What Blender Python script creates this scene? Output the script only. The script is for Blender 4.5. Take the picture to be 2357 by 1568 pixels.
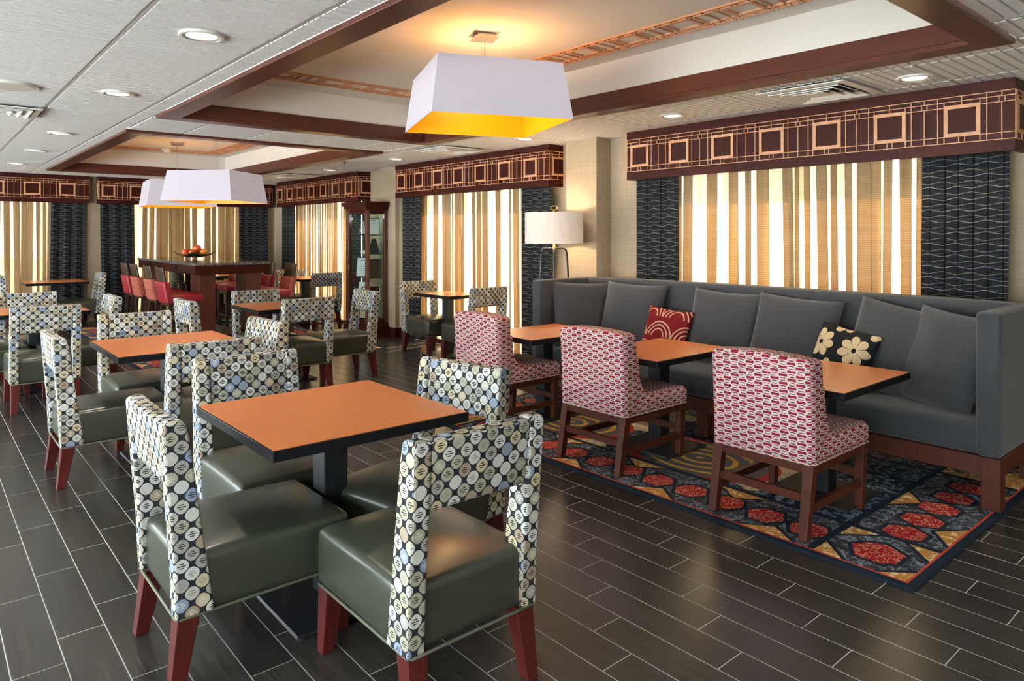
import bpy, bmesh, math, random
from mathutils import Vector, Matrix
rnd = random.Random(7)
R = math.radians
scene = bpy.context.scene
for _o in list(bpy.data.objects):
    bpy.data.objects.remove(_o)
COL = scene.collection

# ------------------------------------------------------------------ camera, sky, exposure
CAMZ = 1.45
CEIL = 2.434
cam_d = bpy.data.cameras.new('camera')
cam = bpy.data.objects.new('camera', cam_d)
COL.objects.link(cam)
cam_d.sensor_fit = 'HORIZONTAL'
cam_d.sensor_width = 36.0
cam_d.lens = 36.0 * 1612.0 / 2357.0
cam_d.shift_y = -(784.0 - 541.5) / 2357.0
cam_d.clip_start = 0.05
YAW = R(40.53)
cam.location = (0, 0, CAMZ)
# forward = (-cos, sin); camera looks along -Z, so rotate about Z
cam.rotation_euler = (R(90), 0, math.atan2(math.cos(YAW), math.sin(YAW)))
scene.camera = cam

world = bpy.data.worlds.new('overcast_sky')
scene.world = world
world.use_nodes = True
wbg = world.node_tree.nodes['Background']
wbg.inputs[0].default_value = (0.86, 0.945, 1.0, 1)
SKY = 3.4
wbg.inputs[1].default_value = SKY

scene.view_settings.view_transform = 'Standard'
scene.view_settings.look = 'None'
scene.view_settings.gamma = 1.0
scene.view_settings.use_curve_mapping = False
scene.view_settings.exposure = 1.8
scene.cycles.max_bounces = 8
scene.cycles.diffuse_bounces = 4
scene.cycles.transparent_max_bounces = 16
scene.cycles.sample_clamp_indirect = 4.0
scene.cycles.caustics_reflective = False
scene.cycles.caustics_refractive = False
scene.cycles.blur_glossy = 0.5
scene.cycles.use_denoising = True


def add_light(name, kind, loc, power, color=(1, 1, 1), size=0.1, rot=(0, 0, 0), size_y=None, portal=False, spot=None):
    d = bpy.data.lights.new(name, kind)
    d.energy = power
    d.color = color
    if kind == 'AREA':
        d.size = size
        if size_y:
            d.shape = 'RECTANGLE'
            d.size_y = size_y
        d.cycles.is_portal = portal
    elif kind == 'SPOT':
        d.shadow_soft_size = size
        d.spot_size = spot
        d.spot_blend = 0.6
    else:
        if kind == 'POINT':
            d.shadow_soft_size = size
    o = bpy.data.objects.new(name, d)
    COL.objects.link(o)
    o.location = loc
    o.rotation_euler = rot
    return o


# high sun on the street side: it lights the pavement and lawn, only a strip of floor behind the camera
sun = add_light('sun', 'SUN', (0, -20, 20), 26.0, (1.0, .97, .93), rot=(R(-27), 0, R(8)))
sun.data.angle = R(1.0)


# ------------------------------------------------------------------ node expressions
class E:
    def __init__(s, nt, sock):
        s.nt, s.s = nt, sock

    def op(s, name, *a):
        n = s.nt.nodes.new('ShaderNodeMath')
        n.operation = name
        for i, v in enumerate((s,) + a):
            if isinstance(v, E):
                s.nt.links.new(v.s, n.inputs[i])
            else:
                n.inputs[i].default_value = v
        return E(s.nt, n.outputs[0])

    def __add__(s, o): return s.op('ADD', o)
    __radd__ = __add__
    def __sub__(s, o): return s.op('SUBTRACT', o)
    def __rsub__(s, o): return (s * -1.0) + o
    def __mul__(s, o): return s.op('MULTIPLY', o)
    __rmul__ = __mul__
    def __truediv__(s, o): return s.op('DIVIDE', o)
    def __pow__(s, o): return s.op('POWER', o)
    def __lt__(s, o): return s.op('LESS_THAN', o)
    def __gt__(s, o): return s.op('GREATER_THAN', o)
    def abs(s): return s.op('ABSOLUTE')
    def fract(s): return s.op('FRACT')
    def floor(s): return s.op('FLOOR')
    def sin(s): return s.op('SINE')
    def cos(s): return s.op('COSINE')
    def sqrt(s): return s.op('SQRT')
    def min(s, o): return s.op('MINIMUM', o)
    def max(s, o): return s.op('MAXIMUM', o)
    def mod(s, o): return s.op('FLOORED_MODULO', o)
    def inv(s): return 1.0 - s
    def pick(s, a, b):          # s ? a : b   (numbers)
        return s * a + s.inv() * b


class Mat:
    def __init__(s, name, color=(.5, .5, .5), rough=.5, spec=.5, metal=0.0, **kw):
        s.m = bpy.data.materials.new(name)
        s.m.use_nodes = True
        s.nt = s.m.node_tree
        s.b = s.nt.nodes['Principled BSDF']
        s.out = s.nt.nodes['Material Output']
        s.b.inputs['Base Color'].default_value = (*color, 1)
        s.b.inputs['Roughness'].default_value = rough
        s.b.inputs['Specular IOR Level'].default_value = spec
        s.b.inputs['Metallic'].default_value = metal
        for k, v in kw.items():
            s.b.inputs[k.replace('_', ' ')].default_value = v

    def new(s, t): return s.nt.nodes.new(t)
    def link(s, a, b): s.nt.links.new(a.s if isinstance(a, E) else a, b)

    def coord(s, which='Object'):
        n = s.new('ShaderNodeTexCoord')
        return n.outputs[which]

    def xyz(s, which='Object'):
        if which == 'World':
            v = s.new('ShaderNodeNewGeometry').outputs['Position']
        else:
            v = s.coord(which)
        sp = s.new('ShaderNodeSeparateXYZ')
        s.link(v, sp.inputs[0])
        return [E(s.nt, o) for o in sp.outputs]

    def vec(s, x=0.0, y=0.0, z=0.0):
        c = s.new('ShaderNodeCombineXYZ')
        for i, v in enumerate((x, y, z)):
            if isinstance(v, E): s.link(v, c.inputs[i])
            else: c.inputs[i].default_value = v
        return c.outputs[0]

    def boxmap(s):
        x, y, z = s.xyz('Object')
        nx, ny, nz = [q.abs() for q in s.xyz('Normal')]
        fx = (nx > ny.max(nz))
        fz = (nz > nx.max(ny))
        u = fx.pick(y, x)
        v = fz.pick(y, z)
        return u, v

    def noise(s, vec=None, scale=5.0, detail=2.0, rough=.5, out=0):
        n = s.new('ShaderNodeTexNoise')
        n.inputs['Scale'].default_value = scale
        n.inputs['Detail'].default_value = detail
        n.inputs['Roughness'].default_value = rough
        if vec is not None: s.link(vec, n.inputs['Vector'])
        return E(s.nt, n.outputs[out])

    def white(s, vec):
        n = s.new('ShaderNodeTexWhiteNoise')
        n.noise_dimensions = '3D'
        s.link(vec, n.inputs['Vector'])
        return E(s.nt, n.outputs['Value'])

    def ramp(s, fac, stops, const=False):
        n = s.new('ShaderNodeValToRGB')
        if const: n.color_ramp.interpolation = 'CONSTANT'
        el = n.color_ramp.elements
        while len(el) < len(stops): el.new(0.5)
        for e, (p, c) in zip(el, stops):
            e.position = p
            e.color = (*c, 1)
        s.link(fac, n.inputs[0])
        return n.outputs[0]

    def mix(s, fac, a, b):
        n = s.new('ShaderNodeMix')
        n.data_type = 'RGBA'
        if isinstance(fac, E): s.link(fac, n.inputs[0])
        else: n.inputs[0].default_value = fac
        for v, i in ((a, 6), (b, 7)):
            if isinstance(v, tuple): n.inputs[i].default_value = (*v, 1)
            else: s.link(v, n.inputs[i])
        return n.outputs[2]

    def base(s, c): s.link(c, s.b.inputs['Base Color']); return s
    def rough(s, e): s.link(e, s.b.inputs['Roughness']); return s

    def bump(s, h, strength=.3, dist=.01):
        n = s.new('ShaderNodeBump')
        n.inputs['Strength'].default_value = strength
        n.inputs['Distance'].default_value = dist
        s.link(h, n.inputs['Height'])
        s.link(n.outputs[0], s.b.inputs['Normal'])
        return s

    def orand(s):
        return E(s.nt, s.new('ShaderNodeObjectInfo').outputs['Random'])


def wood(name, dark, light, rough=.35, scale=(1, 12, 12), spec=.5, amount=1.0):
    m = Mat(name, dark, rough, spec)
    x, y, z = m.xyz('Object')
    n = m.noise(m.vec(x * scale[0], y * scale[1], z * scale[2]), 3.0, 4.0, .6)
    m.base(m.ramp(n, [(.3, dark), (.7, light)]))
    return m.m


M = {}
M['mahogany'] = wood('mahogany', (.030, .0042, .003), (.052, .008, .005), .45, (2, 30, 30), .15)
M['mahogany_up'] = wood('mahogany_upright_grain', (.060, .014, .009), (.105, .028, .016), .32, (30, 30, 2))
M['legwood'] = wood('red_stained_leg', (.066, .009, .009), (.10, .016, .014), .35, (30, 30, 3), .3)
M['walnut'] = wood('brown_stained_frame', (.060, .015, .009), (.100, .027, .015), .42, (20, 20, 3), .22)
M['darkwood'] = wood('dark_stool_wood', (.030, .016, .011), (.050, .026, .018), .3, (20, 20, 3))
M['inlay'] = wood('light_maple_inlay', (.52, .25, .13), (.62, .32, .17), .5, (8, 8, 8))
M['trimwood'] = wood('coffer_trim', (.060, .014, .008), (.095, .023, .012), .30, (1.5, 1.5, 25), .4)
M['black'] = Mat('black_steel', (.010, .012, .016), .42, .35).m
M['blackedge'] = Mat('black_table_edge', (.007, .008, .011), .4, .18).m
M['gunmetal'] = Mat('gunmetal', (.06, .065, .07), .35, .5, .8).m
M['brass'] = Mat('aged_brass', (.45, .34, .18), .3, .5, 1.0).m
M['chrome'] = Mat('chrome', (.75, .75, .75), .15, .5, 1.0).m
M['steel'] = Mat('brushed_steel', (.45, .45, .47), .3, .5, 1.0).m
M['white_paint'] = Mat('white_painted_metal', (.72, .71, .68), .5).m
M['grille'] = Mat('off_white_plastic', (.62, .60, .55), .5).m
M['grid'] = Mat('grey_ceiling_grid', (.50, .49, .47), .5).m
M['coffer'] = Mat('coffer_paint', (.76, .73, .68), .8, .2).m
M['paper'] = Mat('white_paper', (.75, .76, .78), .6).m
M['glassdark'] = Mat('dark_bottle_glass', (.01, .02, .02), .08).m
M['ink'] = Mat('printed_ink', (.12, .12, .14), .6).m
M['cardwood'] = Mat('pale_frame', (.55, .42, .25), .5).m
M['navy'] = Mat('navy_card', (.03, .05, .10), .5).m

# ceiling tile (rough plaster-like face, ribs are geometry)
m = Mat('ribbed_ceiling_tile', (.70, .70, .69), .9, .1)
n = m.noise(m.coord('Object'), 60, 3, .6)
m.base(m.ramp(n, [(.3, (.68, .69, .69)), (.65, (.80, .81, .81))]))
m.bump(n, .25, .004)
M['tile'] = m.m
M['tilegap'] = Mat('ceiling_tile_groove', (.30, .29, .28), .9, .1).m

# wallpaper
m = Mat('grasscloth_wallpaper', (.42, .34, .25), .8, .2)
x, y, z = m.xyz('World')
n1 = m.noise(m.vec(x * 3, y * 3, z * 160), 1.0, 2)
n2 = m.noise(m.vec(x * 160, y * 160, z * 3), 1.0, 2)
m.base(m.ramp((n1 + n2) * .5, [(.35, (.31, .24, .165)), (.65, (.40, .32, .23))]))
M['wallpaper'] = m.m
M['outer'] = Mat('plain_wall', (.55, .50, .43), .8, .2).m

# floor planks
m = Mat('dark_plank_tile', (.03, .026, .023), .3, .5)
x, y, z = m.xyz('World')
g = m.noise(m.vec(x * 2.5, y * 90, 0.0), 1.0, 3, .6)
isl = E(m.nt, m.new('ShaderNodeNewGeometry').outputs['Random Per Island'])
t = (m.orand() + isl).fract()
f = g * .85 + t * .15
m.base(m.ramp(f, [(.28, (.014, .0135, .0125)), (.72, (.046, .0435, .039))]))
m.rough(g * .10 + .19)
m.bump(g, .06, .002)
M['plank'] = m.m
M['grout'] = Mat('light_grout', (.40, .43, .43), .8, .2).m

# tabletop laminate
m = Mat('orange_wood_laminate', (.40, .13, .035), .32, .5)
x, y, z = m.xyz('Object')
n = m.noise(m.vec(x * 4, y * 60, 0.0), 1.5, 4, .6)
n2 = m.noise(m.coord('Object'), 140, 2)
m.base(m.ramp(n * .6 + n2 * .4, [(.3, (.52, .135, .020)), (.7, (.68, .205, .034))]))
m.b.inputs['Coat Weight'].default_value = .35
m.b.inputs['Coat IOR'].default_value = 1.6
m.b.inputs['Coat Roughness'].default_value = .36
M['laminate'] = m.m

# olive vinyl
m = Mat('olive_green_vinyl', (.040, .045, .032), .29, .75)
n = m.noise(m.coord('Object'), 400, 2)
m.bump(n, .05, .001)
M['vinyl'] = m.m
M['welt'] = Mat('green_piping', (.10, .11, .075), .4).m
m = Mat('red_vinyl', (.27, .012, .025), .35, .5)
M['redvinyl'] = m.m
m = Mat('red_leaf_fabric', (.30, .05, .04), .8, .2)
v = m.new('ShaderNodeTexVoronoi')
v.feature = 'DISTANCE_TO_EDGE'
v.inputs['Scale'].default_value = 55
m.link(m.coord('Object'), v.inputs['Vector'])
m.base(m.mix(E(m.nt, v.outputs[0]) < .09, (.44, .15, .10), (.20, .022, .02)))
M['redleaf'] = m.m

# circles-on-black chair fabric
m = Mat('circle_pattern_fabric', (.5, .5, .5), .85, .15)
u, v = m.boxmap()
a = u / .064
b = v / .0625
p = a + b
q = a - b
ip = (p + .5).floor()
iq = (q + .5).floor()
dp = p - ip
dq = q - iq
la = (dp + dq) * .5
lb = (dp - dq) * .5
r = (dp.abs() ** 2.4 + dq.abs() ** 2.4)
inside = r < .157
seed = m.vec(ip, iq, m.orand() * 17.0)
w1 = m.white(seed)
w2 = m.white(m.vec(iq + 31.5, ip, m.orand() * 11.0))
colr = m.ramp(w1, [(0, (.60, .61, .59)), (.26, (.38, .37, .29)), (.52, (.56, .48, .33)), (.64, (.36, .35, .33)), (.76, (.25, .31, .43)), (.86, (.36, .28, .21)), (.93, (.50, .50, .45))], True)
diam = ((la.abs() + lb.abs()) < .215)
strp = ((lb * 9.0 * 6.2832).cos() > 0.0)
strc = m.ramp(w2, [(0, (.05, .05, .045)), (.62, (.62, .61, .55)), (.85, (.30, .29, .26))], True)
c1 = m.mix(diam * strp, colr, strc)
m.base(m.mix(inside, (.028, .031, .036), c1))
m.bump(m.noise(m.coord('Object'), 900, 1), .15, .001)
M['circles'] = m.m

# red chain-link chair fabric
m = Mat('red_chain_fabric', (.5, .5, .5), .85, .15)
u, v = m.boxmap()
a = u / .044
b = v / .040
ia = (a + .5).floor()
la = a - ia
par = ia.mod(2.0)
bb = b + par * .5
lb = bb - (bb + .5).floor()
def ring(cx, cy, rx, ry, wd):
    d = (((la - cx) / rx) ** 2.0 + ((lb - cy) / ry) ** 2.0).sqrt()
    return (d - 1.0).abs() < wd
k = ring(0.0, .12, .47, .185, .31).max(ring(0.0, -.12, .47, .185, .31))
k = k.max((la.abs() > .462))
dots = ((la.abs() - .5).abs() < .09) * (((lb.abs() - .5).abs()) < .09)
k = k * dots.inv()
k = k.max(par.abs() * ((la * 1.0) ** 2.0 + (lb * .9) ** 2.0 < .011))
m.base(m.mix(k, (.25, .016, .038), (.58, .50, .48)))
m.bump(m.noise(m.coord('Object'), 900, 1), .15, .001)
M['chain'] = m.m

# grey wool
m = Mat('grey_wool', (.06, .064, .068), .95, .1)
n = m.noise(m.coord('Object'), 260, 3, .7)
m.base(m.ramp(n, [(.3, (.028, .031, .036)), (.7, (.084, .088, .094))]))
m.bump(n, .35, .004)
m.b.inputs['Sheen Weight'].default_value = .2
M['wool'] = m.m
M['wool_dark'] = M['wool']

# drapes
m = Mat('charcoal_wave_drape', (.02, .022, .026), .75, .15)
uv = m.new('ShaderNodeUVMap')
sp = m.new('ShaderNodeSeparateXYZ')
m.link(uv.outputs[0], sp.inputs[0])
u, v = E(m.nt, sp.outputs[0]), E(m.nt, sp.outputs[1])
rowv = v / .076
idx = rowv.floor()
ph = (u * (6.2832 / .20)).sin()
def line(off, amp, wd):
    return ((rowv - idx - off - ph * amp).abs() < wd)
l1 = line(.27, .10, .026)
l2 = line(.73, -.10, .026)
ph2 = (u * (6.2832 / .20) + 1.4).sin()
l3 = ((rowv - idx - .5 - ph2 * .12).abs() < .016)
gate = m.noise(m.vec(u * 14, idx * 7.3, 0.0), 1.0, 1)
c = m.mix(l3 * .55, (.009, .011, .015), (.08, .075, .065))
c = m.mix(l2, c, (.15, .14, .105))
c = m.mix(l1, c, m.mix(gate, (.08, .09, .11), (.30, .30, .275)))
m.base(c)
M['drape'] = m.m

# sheers
m = Mat('tan_ribbed_sheer', (.8, .62, .38), .8, .1)
uv = m.new('ShaderNodeUVMap')
sp = m.new('ShaderNodeSeparateXYZ')
m.link(uv.outputs[0], sp.inputs[0])
u, v = E(m.nt, sp.outputs[0]), E(m.nt, sp.outputs[1])
rib = ((v * (6.2832 / .016)).sin() > .5)
tr = m.new('ShaderNodeBsdfTransparent')
m.link(m.mix(rib, (.86, .75, .57), (.60, .48, .31)), tr.inputs[0])
tl = m.new('ShaderNodeBsdfTranslucent')
m.link(m.mix(rib, (.42, .285, .145), (.32, .21, .10)), tl.inputs[0])
df = m.new('ShaderNodeBsdfDiffuse')
m.link(m.mix(rib, (.52, .41, .26), (.41, .32, .19)), df.inputs[0])
mx1 = m.new('ShaderNodeMixShader')
mx1.inputs[0].default_value = .45
m.link(tl.outputs[0], mx1.inputs[1])
m.link(df.outputs[0], mx1.inputs[2])
mx2 = m.new('ShaderNodeMixShader')
dens = m.noise(m.vec(u * 11.0, v * .35, 0.0), 1.0, 2, .5)
m.link((dens * 1.25 + .27).min(.955), mx2.inputs[0])
m.link(tr.outputs[0], mx2.inputs[1])
m.link(mx1.outputs[0], mx2.inputs[2])
m.link(mx2.outputs[0], m.out.inputs[0])
M['sheer'] = m.m

# clear pane
def clear(name, tint, gl):
    m = Mat(name)
    tr = m.new('ShaderNodeBsdfTransparent')
    tr.inputs[0].default_value = (*tint, 1)
    g = m.new('ShaderNodeBsdfGlossy')
    g.inputs[1].default_value = .03
    lw = m.new('ShaderNodeLayerWeight')
    lw.inputs[0].default_value = .5
    fr = (E(m.nt, lw.outputs['Facing']) ** 5.0) * .94 + .035
    mx = m.new('ShaderNodeMixShader')
    m.link((fr * gl).min(1.0), mx.inputs[0])
    m.link(tr.outputs[0], mx.inputs[1])
    m.link(g.outputs[0], mx.inputs[2])
    m.link(mx.outputs[0], m.out.inputs[0])
    return m.m
M['pane'] = clear('window_pane', (.96, .98, .97), .6)
M['cabglass'] = clear('cabinet_glass', (.90, .95, .93), 1.0)
M['crystal'] = clear('crystal', (.75, .82, .84), 1.6)

# granite
m = Mat('speckled_granite', (.1, .1, .1), .12, .5)
n = m.noise(m.coord('Object'), 90, 4, .8)
m.base(m.ramp(n, [(.38, (.012, .012, .013)), (.52, (.10, .10, .105)), (.66, (.38, .37, .37))]))
M['granite'] = m.m

# lamp shades
m = Mat('white_linen_shade', (.33, .31, .355), .8, .1)
m.b.inputs['Emission Color'].default_value = (.95, .88, .98, 1)
m.b.inputs['Emission Strength'].default_value = .085
M['shade_white'] = m.m
m = Mat('lit_linen_drum', (.85, .78, .70), .8, .1)
x, y, z = m.xyz('Object')
n = m.noise(m.vec(x * 60, y * 60, z * 4), 1.0, 2)
m.base(m.ramp(n, [(.3, (.60, .55, .50)), (.7, (.68, .64, .60))]))
m.b.inputs['Emission Color'].default_value = (1.0, .80, .62, 1)
m.b.inputs['Emission Strength'].default_value = .06
M['shade_drum'] = m.m
m = Mat('gold_lining', (.80, .25, .002), .4, .3, .0)
m.b.inputs['Emission Color'].default_value = (1.0, .30, .0, 1)
m.b.inputs['Emission Strength'].default_value = .10
M['gold'] = m.m
m = Mat('lamp_glow', (1, .95, .85), .5)
m.b.inputs['Emission Color'].default_value = (.95, 1.0, .90, 1)
m.b.inputs['Emission Strength'].default_value = .45
M['glow'] = m.m
M['reflector'] = Mat('downlight_reflector', (.85, .84, .78), .25, .5, .6).m

# patterned pillows
m = Mat('red_scroll_velvet', (.25, .008, .012), .7, .2)
x, y, z = m.xyz('Object')
a = x / .25 + .1
b = z / .165 + .3
ib = b.floor()
aa = a + ib.mod(2.0) * .5
la = aa - (aa + .5).floor()
lb = b - ib
r = ((la * 1.45) ** 2.0 + (lb * .95) ** 2.0).sqrt()
k = ((r - .70).abs() < .028).max((r - .54).abs() < .028).max((r - .36).abs() < .028)
m.base(m.mix(k, (.16, .004, .008), (.55, .36, .24)))
M['redpillow'] = m.m

m = Mat('black_cream_floral', (.012, .016, .018), .8, .2)
x, y, z = m.xyz('Object')
a = x / .23 + .12
b = z / .19 + .18
ib = b.floor()
aa = a + ib.mod(2.0) * .55
la = (aa - aa.floor() - .5) * .23
lb = (b - ib - .5) * .19
rr = (la * la + lb * lb).sqrt()
th = la.op('ARCTAN2', lb)
pet = rr < ((th * 3.5 + .6).cos().abs() * .030 + .068)
vein = ((th * 3.5 + .6).cos().abs() < .10) * (rr > .02)
ctr = rr < .016
k = pet * ctr.inv() * vein.inv()
m.base(m.mix(k, (.010, .013, .015), (.60, .47, .28)))
M['floral'] = m.m


def rug_mat(name, W, D):
    """origin at the front right corner, x to the left (negative), y to the back"""
    m = Mat(name, (.02, .025, .04), .95, .1)
    x, y, z = m.xyz('Object')
    p = x * -1.0
    q = y
    ex = p.min(W - p)
    ey = q.min(D - q)
    e = ex.min(ey)
    wob = m.noise(m.coord('Object'), 14, 3, .6)
    wob2 = m.noise(m.coord('Object'), 38, 2, .6)
    NAVY = (.012, .022, .038)
    CH = m.mix(m.noise(m.vec(x * 9, y * 60, 0.0), 1.0, 2) > .52, (.030, .034, .044), (.062, .062, .068))
    # blue-grey scrolls on charcoal
    scr = ((wob - .5).abs() < .018).max(((wob2 - .5).abs() < .016) * (wob > .5))
    band = m.mix(scr, CH, (.20, .26, .33))
    # strips: coordinate along the strip and across it
    front = ey < ex
    s_ = front.pick(p, q)
    t_ = front.pick(ey, ex) - .24
    per = .2275
    corner = (ex < .455) * (ey < .455)
    ss = s_ / per - .45
    ds = corner.pick(s_ - .235, (ss - (ss + .5).floor()) * per)
    # ochre wedges on alternate sides
    s3 = s_ / (per * 3.0)
    d3 = (s3 - s3.floor() - .5) * per * 3.0
    tri1 = ((d3.abs() * .75 - t_) < -.092)
    s4 = s3 + .5
    d4 = (s4 - s4.floor() - .5) * per * 3.0
    tri2 = ((d4.abs() * .75 + t_) < -.092)
    cdist = (s_ - .235).abs() + t_.abs()
    wedge = corner.pick(cdist > .27, tri1.max(tri2))
    flower = (wob2 > .56)
    och = m.mix(flower, (.40, .20, .055), (.66, .52, .30))
    edge_w = corner.pick((cdist - .262).abs() < .018, (((d3.abs() * .75 - t_) + .082).abs() < .012).max(((d4.abs() * .75 + t_) + .082).abs() < .012))
    band = m.mix(edge_w, band, NAVY)
    band = m.mix(wedge, band, och)
    hx = t_.abs()
    hd = hx.max(hx * .5 + ds.abs() * .9)
    hexo = hd < corner.pick(.125, .108)
    hexi = hd < corner.pick(.105, .088)
    redc = m.mix((wob2 - .5).abs() < .017, (.30, .012, .022), (.70, .45, .24))
    band = m.mix(hexo * (wedge.inv()), band, NAVY)
    band = m.mix(hexi, band, redc)
    # field
    fn = m.noise(m.coord('Object'), 1.9, 3, .5)
    gx = p / 1.15 + .15
    cxd = (gx - gx.floor() - .5) * 1.15
    cyd = q - .78
    dist = (cxd * cxd + cyd * cyd * 1.9).sqrt() + wob * .03
    ringg = ((dist * 8.5).fract() < .32) * (dist < .46)
    fieldc = m.mix(fn > .50, NAVY, (.46, .37, .20))
    fieldc = m.mix((wob - .5).abs() < .02, fieldc, (.15, .21, .29))
    fieldc = m.mix(dist < .50, fieldc, (.09, .09, .095))
    fieldc = m.mix(ringg, fieldc, (.44, .25, .05))
    fieldc = m.mix(((dist - .5).abs() < .035), fieldc, (.30, .035, .03))
    fieldc = m.mix(p < 1.0, fieldc, m.mix(((wob - .5).abs() < .045), NAVY, (.13, .19, .26)))
    c = m.mix(e > .475, band, fieldc)
    gap = ((e - .458).abs() < .018).max(((ex - .458).abs() < .018) * (ey < .47)).max(((ey - .458).abs() < .018) * (ex < .47))
    c = m.mix(gap, c, NAVY)
    c = m.mix((e - .041).abs() < .006, c, (.42, .06, .04))
    c = m.mix(e < .036, c, NAVY)
    m.base(c)
    m.bump(m.noise(m.coord('Object'), 500, 2), .3, .003)
    return m.m


def plain_noise(name, c0, c1, scale, rough=.5):
    m = Mat(name, c0, rough)
    m.base(m.ramp(m.noise(m.coord('Object'), scale, 2), [(.3, c0), (.7, c1)]))
    return m.m
M['apple'] = plain_noise('red_apple_skin', (.45, .02, .02), (.62, .16, .05), 9, .25)
M['orange'] = plain_noise('orange_peel', (.75, .25, .02), (.80, .32, .04), 60, .4)
M['pear'] = plain_noise('yellow_green_skin', (.55, .50, .12), (.65, .55, .18), 12, .35)
M['lawn'] = plain_noise('lawn_outside', (.08, .085, .06), (.12, .125, .09), 3, .9)
M['pavement'] = plain_noise('pale_pavement_outside', (.52, .52, .52), (.60, .60, .60), 2, .9)


# ------------------------------------------------------------------ mesh helpers
class B:
    def __init__(s):
        s.v, s.f, s.uv = [], [], None

    def add(s, verts, faces):
        o = len(s.v)
        s.v += [tuple(v) for v in verts]
        s.f += [tuple(i + o for i in f) for f in faces]
        return s

    def box(s, x0, x1, y0, y1, z0, z1):
        v = [(x, y, z) for x in (x0, x1) for y in (y0, y1) for z in (z0, z1)]
        return s.add(v, [(0, 1, 3, 2), (4, 6, 7, 5), (0, 4, 5, 1), (2, 3, 7, 6), (0, 2, 6, 4), (1, 5, 7, 3)])

    def hexa(s, bot, top):
        """4 bottom and 4 top points, both in the same turning sense (ccw from above)"""
        v = list(bot) + list(top)
        return s.add(v, [(3, 2, 1, 0), (4, 5, 6, 7), (0, 1, 5, 4), (1, 2, 6, 5), (2, 3, 7, 6), (3, 0, 4, 7)])

    def prism(s, poly, x0, x1):
        """poly = [(y,z)...] extruded along x (ccw seen from +x)"""
        n = len(poly)
        v = [(x0, y, z) for y, z in poly] + [(x1, y, z) for y, z in poly]
        f = [tuple(range(n - 1, -1, -1)), tuple(range(n, 2 * n))]
        f += [(i, (i + 1) % n, n + (i + 1) % n, n + i) for i in range(n)]
        return s.add(v, f)

    def lathe(s, prof, n=24, c=(0, 0, 0), cap=True):
        o = []
        for r, z in prof:
            for i in range(n):
                a = 2 * math.pi * i / n
                o.append((c[0] + r * math.cos(a), c[1] + r * math.sin(a), c[2] + z))
        f = []
        for k in range(len(prof) - 1):
            for i in range(n):
                j = (i + 1) % n
                f.append((k * n + i, k * n + j, (k + 1) * n + j, (k + 1) * n + i))
        if cap:
            f.append(tuple(range(n - 1, -1, -1)))
            f.append(tuple((len(prof) - 1) * n + i for i in range(n)))
        return s.add(o, f)

    def tube(s, pts, r, n=8, closed=False):
        pts = [Vector(p) for p in pts]
        L = len(pts)
        vs, fs = [], []
        for i, p in enumerate(pts):
            if closed:
                d = pts[(i + 1) % L] - pts[i - 1]
            else:
                d = pts[min(i + 1, L - 1)] - pts[max(i - 1, 0)]
            d.normalize()
            ref = Vector((0, 0, 1)) if abs(d.z) < .9 else Vector((1, 0, 0))
            a = d.cross(ref).normalized()
            b = d.cross(a).normalized()
            for k in range(n):
                t = 2 * math.pi * k / n
                vs.append(p + a * (r * math.cos(t)) + b * (r * math.sin(t)))
        m = L if closed else L - 1
        for i in range(m):
            i2 = (i + 1) % L
            for k in range(n):
                k2 = (k + 1) % n
                fs.append((i * n + k, i * n + k2, i2 * n + k2, i2 * n + k))
        if not closed:
            fs.append(tuple(range(n)))
            fs.append(tuple((L - 1) * n + k for k in range(n - 1, -1, -1)))
        return s.add(vs, fs)

    def rbox(s, x0, x1, y0, y1, z0, z1, r, n=3, seg=4, fn=None, rb=None):
        """rounded box; fn(x,y,z,u,v,w) may move points; r may be a 3-list of radii"""
        rr = r if isinstance(r, (list, tuple)) else (r, r, r)
        lo, hi = (x0, y0, z0), (x1, y1, z1)
        ax = []
        for k in range(3):
            L = hi[k] - lo[k]
            a = [rr[k] * i / n for i in range(n)] + [rr[k] + (L - 2 * rr[k]) * i / seg for i in range(seg + 1)] + [L - rr[k] + rr[k] * (i + 1) / n for i in range(n)]
            ax.append([lo[k] + t for t in a])
        idx = {}
        vs, fs = [], []
        N = len(ax[0])

        def vid(i, j, k):
            if (i, j, k) not in idx:
                p = [ax[0][i], ax[1][j], ax[2][k]]
                c = [min(max(p[q], lo[q] + rr[q]), hi[q] - rr[q]) for q in range(3)]
                d = [(p[q] - c[q]) / rr[q] for q in range(3)]
                l = math.sqrt(sum(t * t for t in d))
                if l > 1e-9:
                    mx = max(abs(t) for t in d)
                    p = [c[q] + rr[q] * d[q] * mx / l for q in range(3)]
                if fn:
                    u, v, w = [2 * (p[q] - lo[q]) / (hi[q] - lo[q]) - 1 for q in range(3)]
                    p = fn(p[0], p[1], p[2], u, v, w)
                idx[(i, j, k)] = len(vs)
                vs.append(tuple(p))
            return idx[(i, j, k)]
        n1 = N - 1
        for i in range(n1):
            for j in range(n1):
                fs.append((vid(i, j, 0), vid(i, j + 1, 0), vid(i + 1, j + 1, 0), vid(i + 1, j, 0)))
                fs.append((vid(i, j, n1), vid(i + 1, j, n1), vid(i + 1, j + 1, n1), vid(i, j + 1, n1)))
                fs.append((vid(i, 0, j), vid(i + 1, 0, j), vid(i + 1, 0, j + 1), vid(i, 0, j + 1)))
                fs.append((vid(i, n1, j), vid(i, n1, j + 1), vid(i + 1, n1, j + 1), vid(i + 1, n1, j)))
                fs.append((vid(0, i, j), vid(0, i, j + 1), vid(0, i + 1, j + 1), vid(0, i + 1, j)))
                fs.append((vid(n1, i, j), vid(n1, i + 1, j), vid(n1, i + 1, j + 1), vid(n1, i, j + 1)))
        return s.add(vs, fs)

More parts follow.
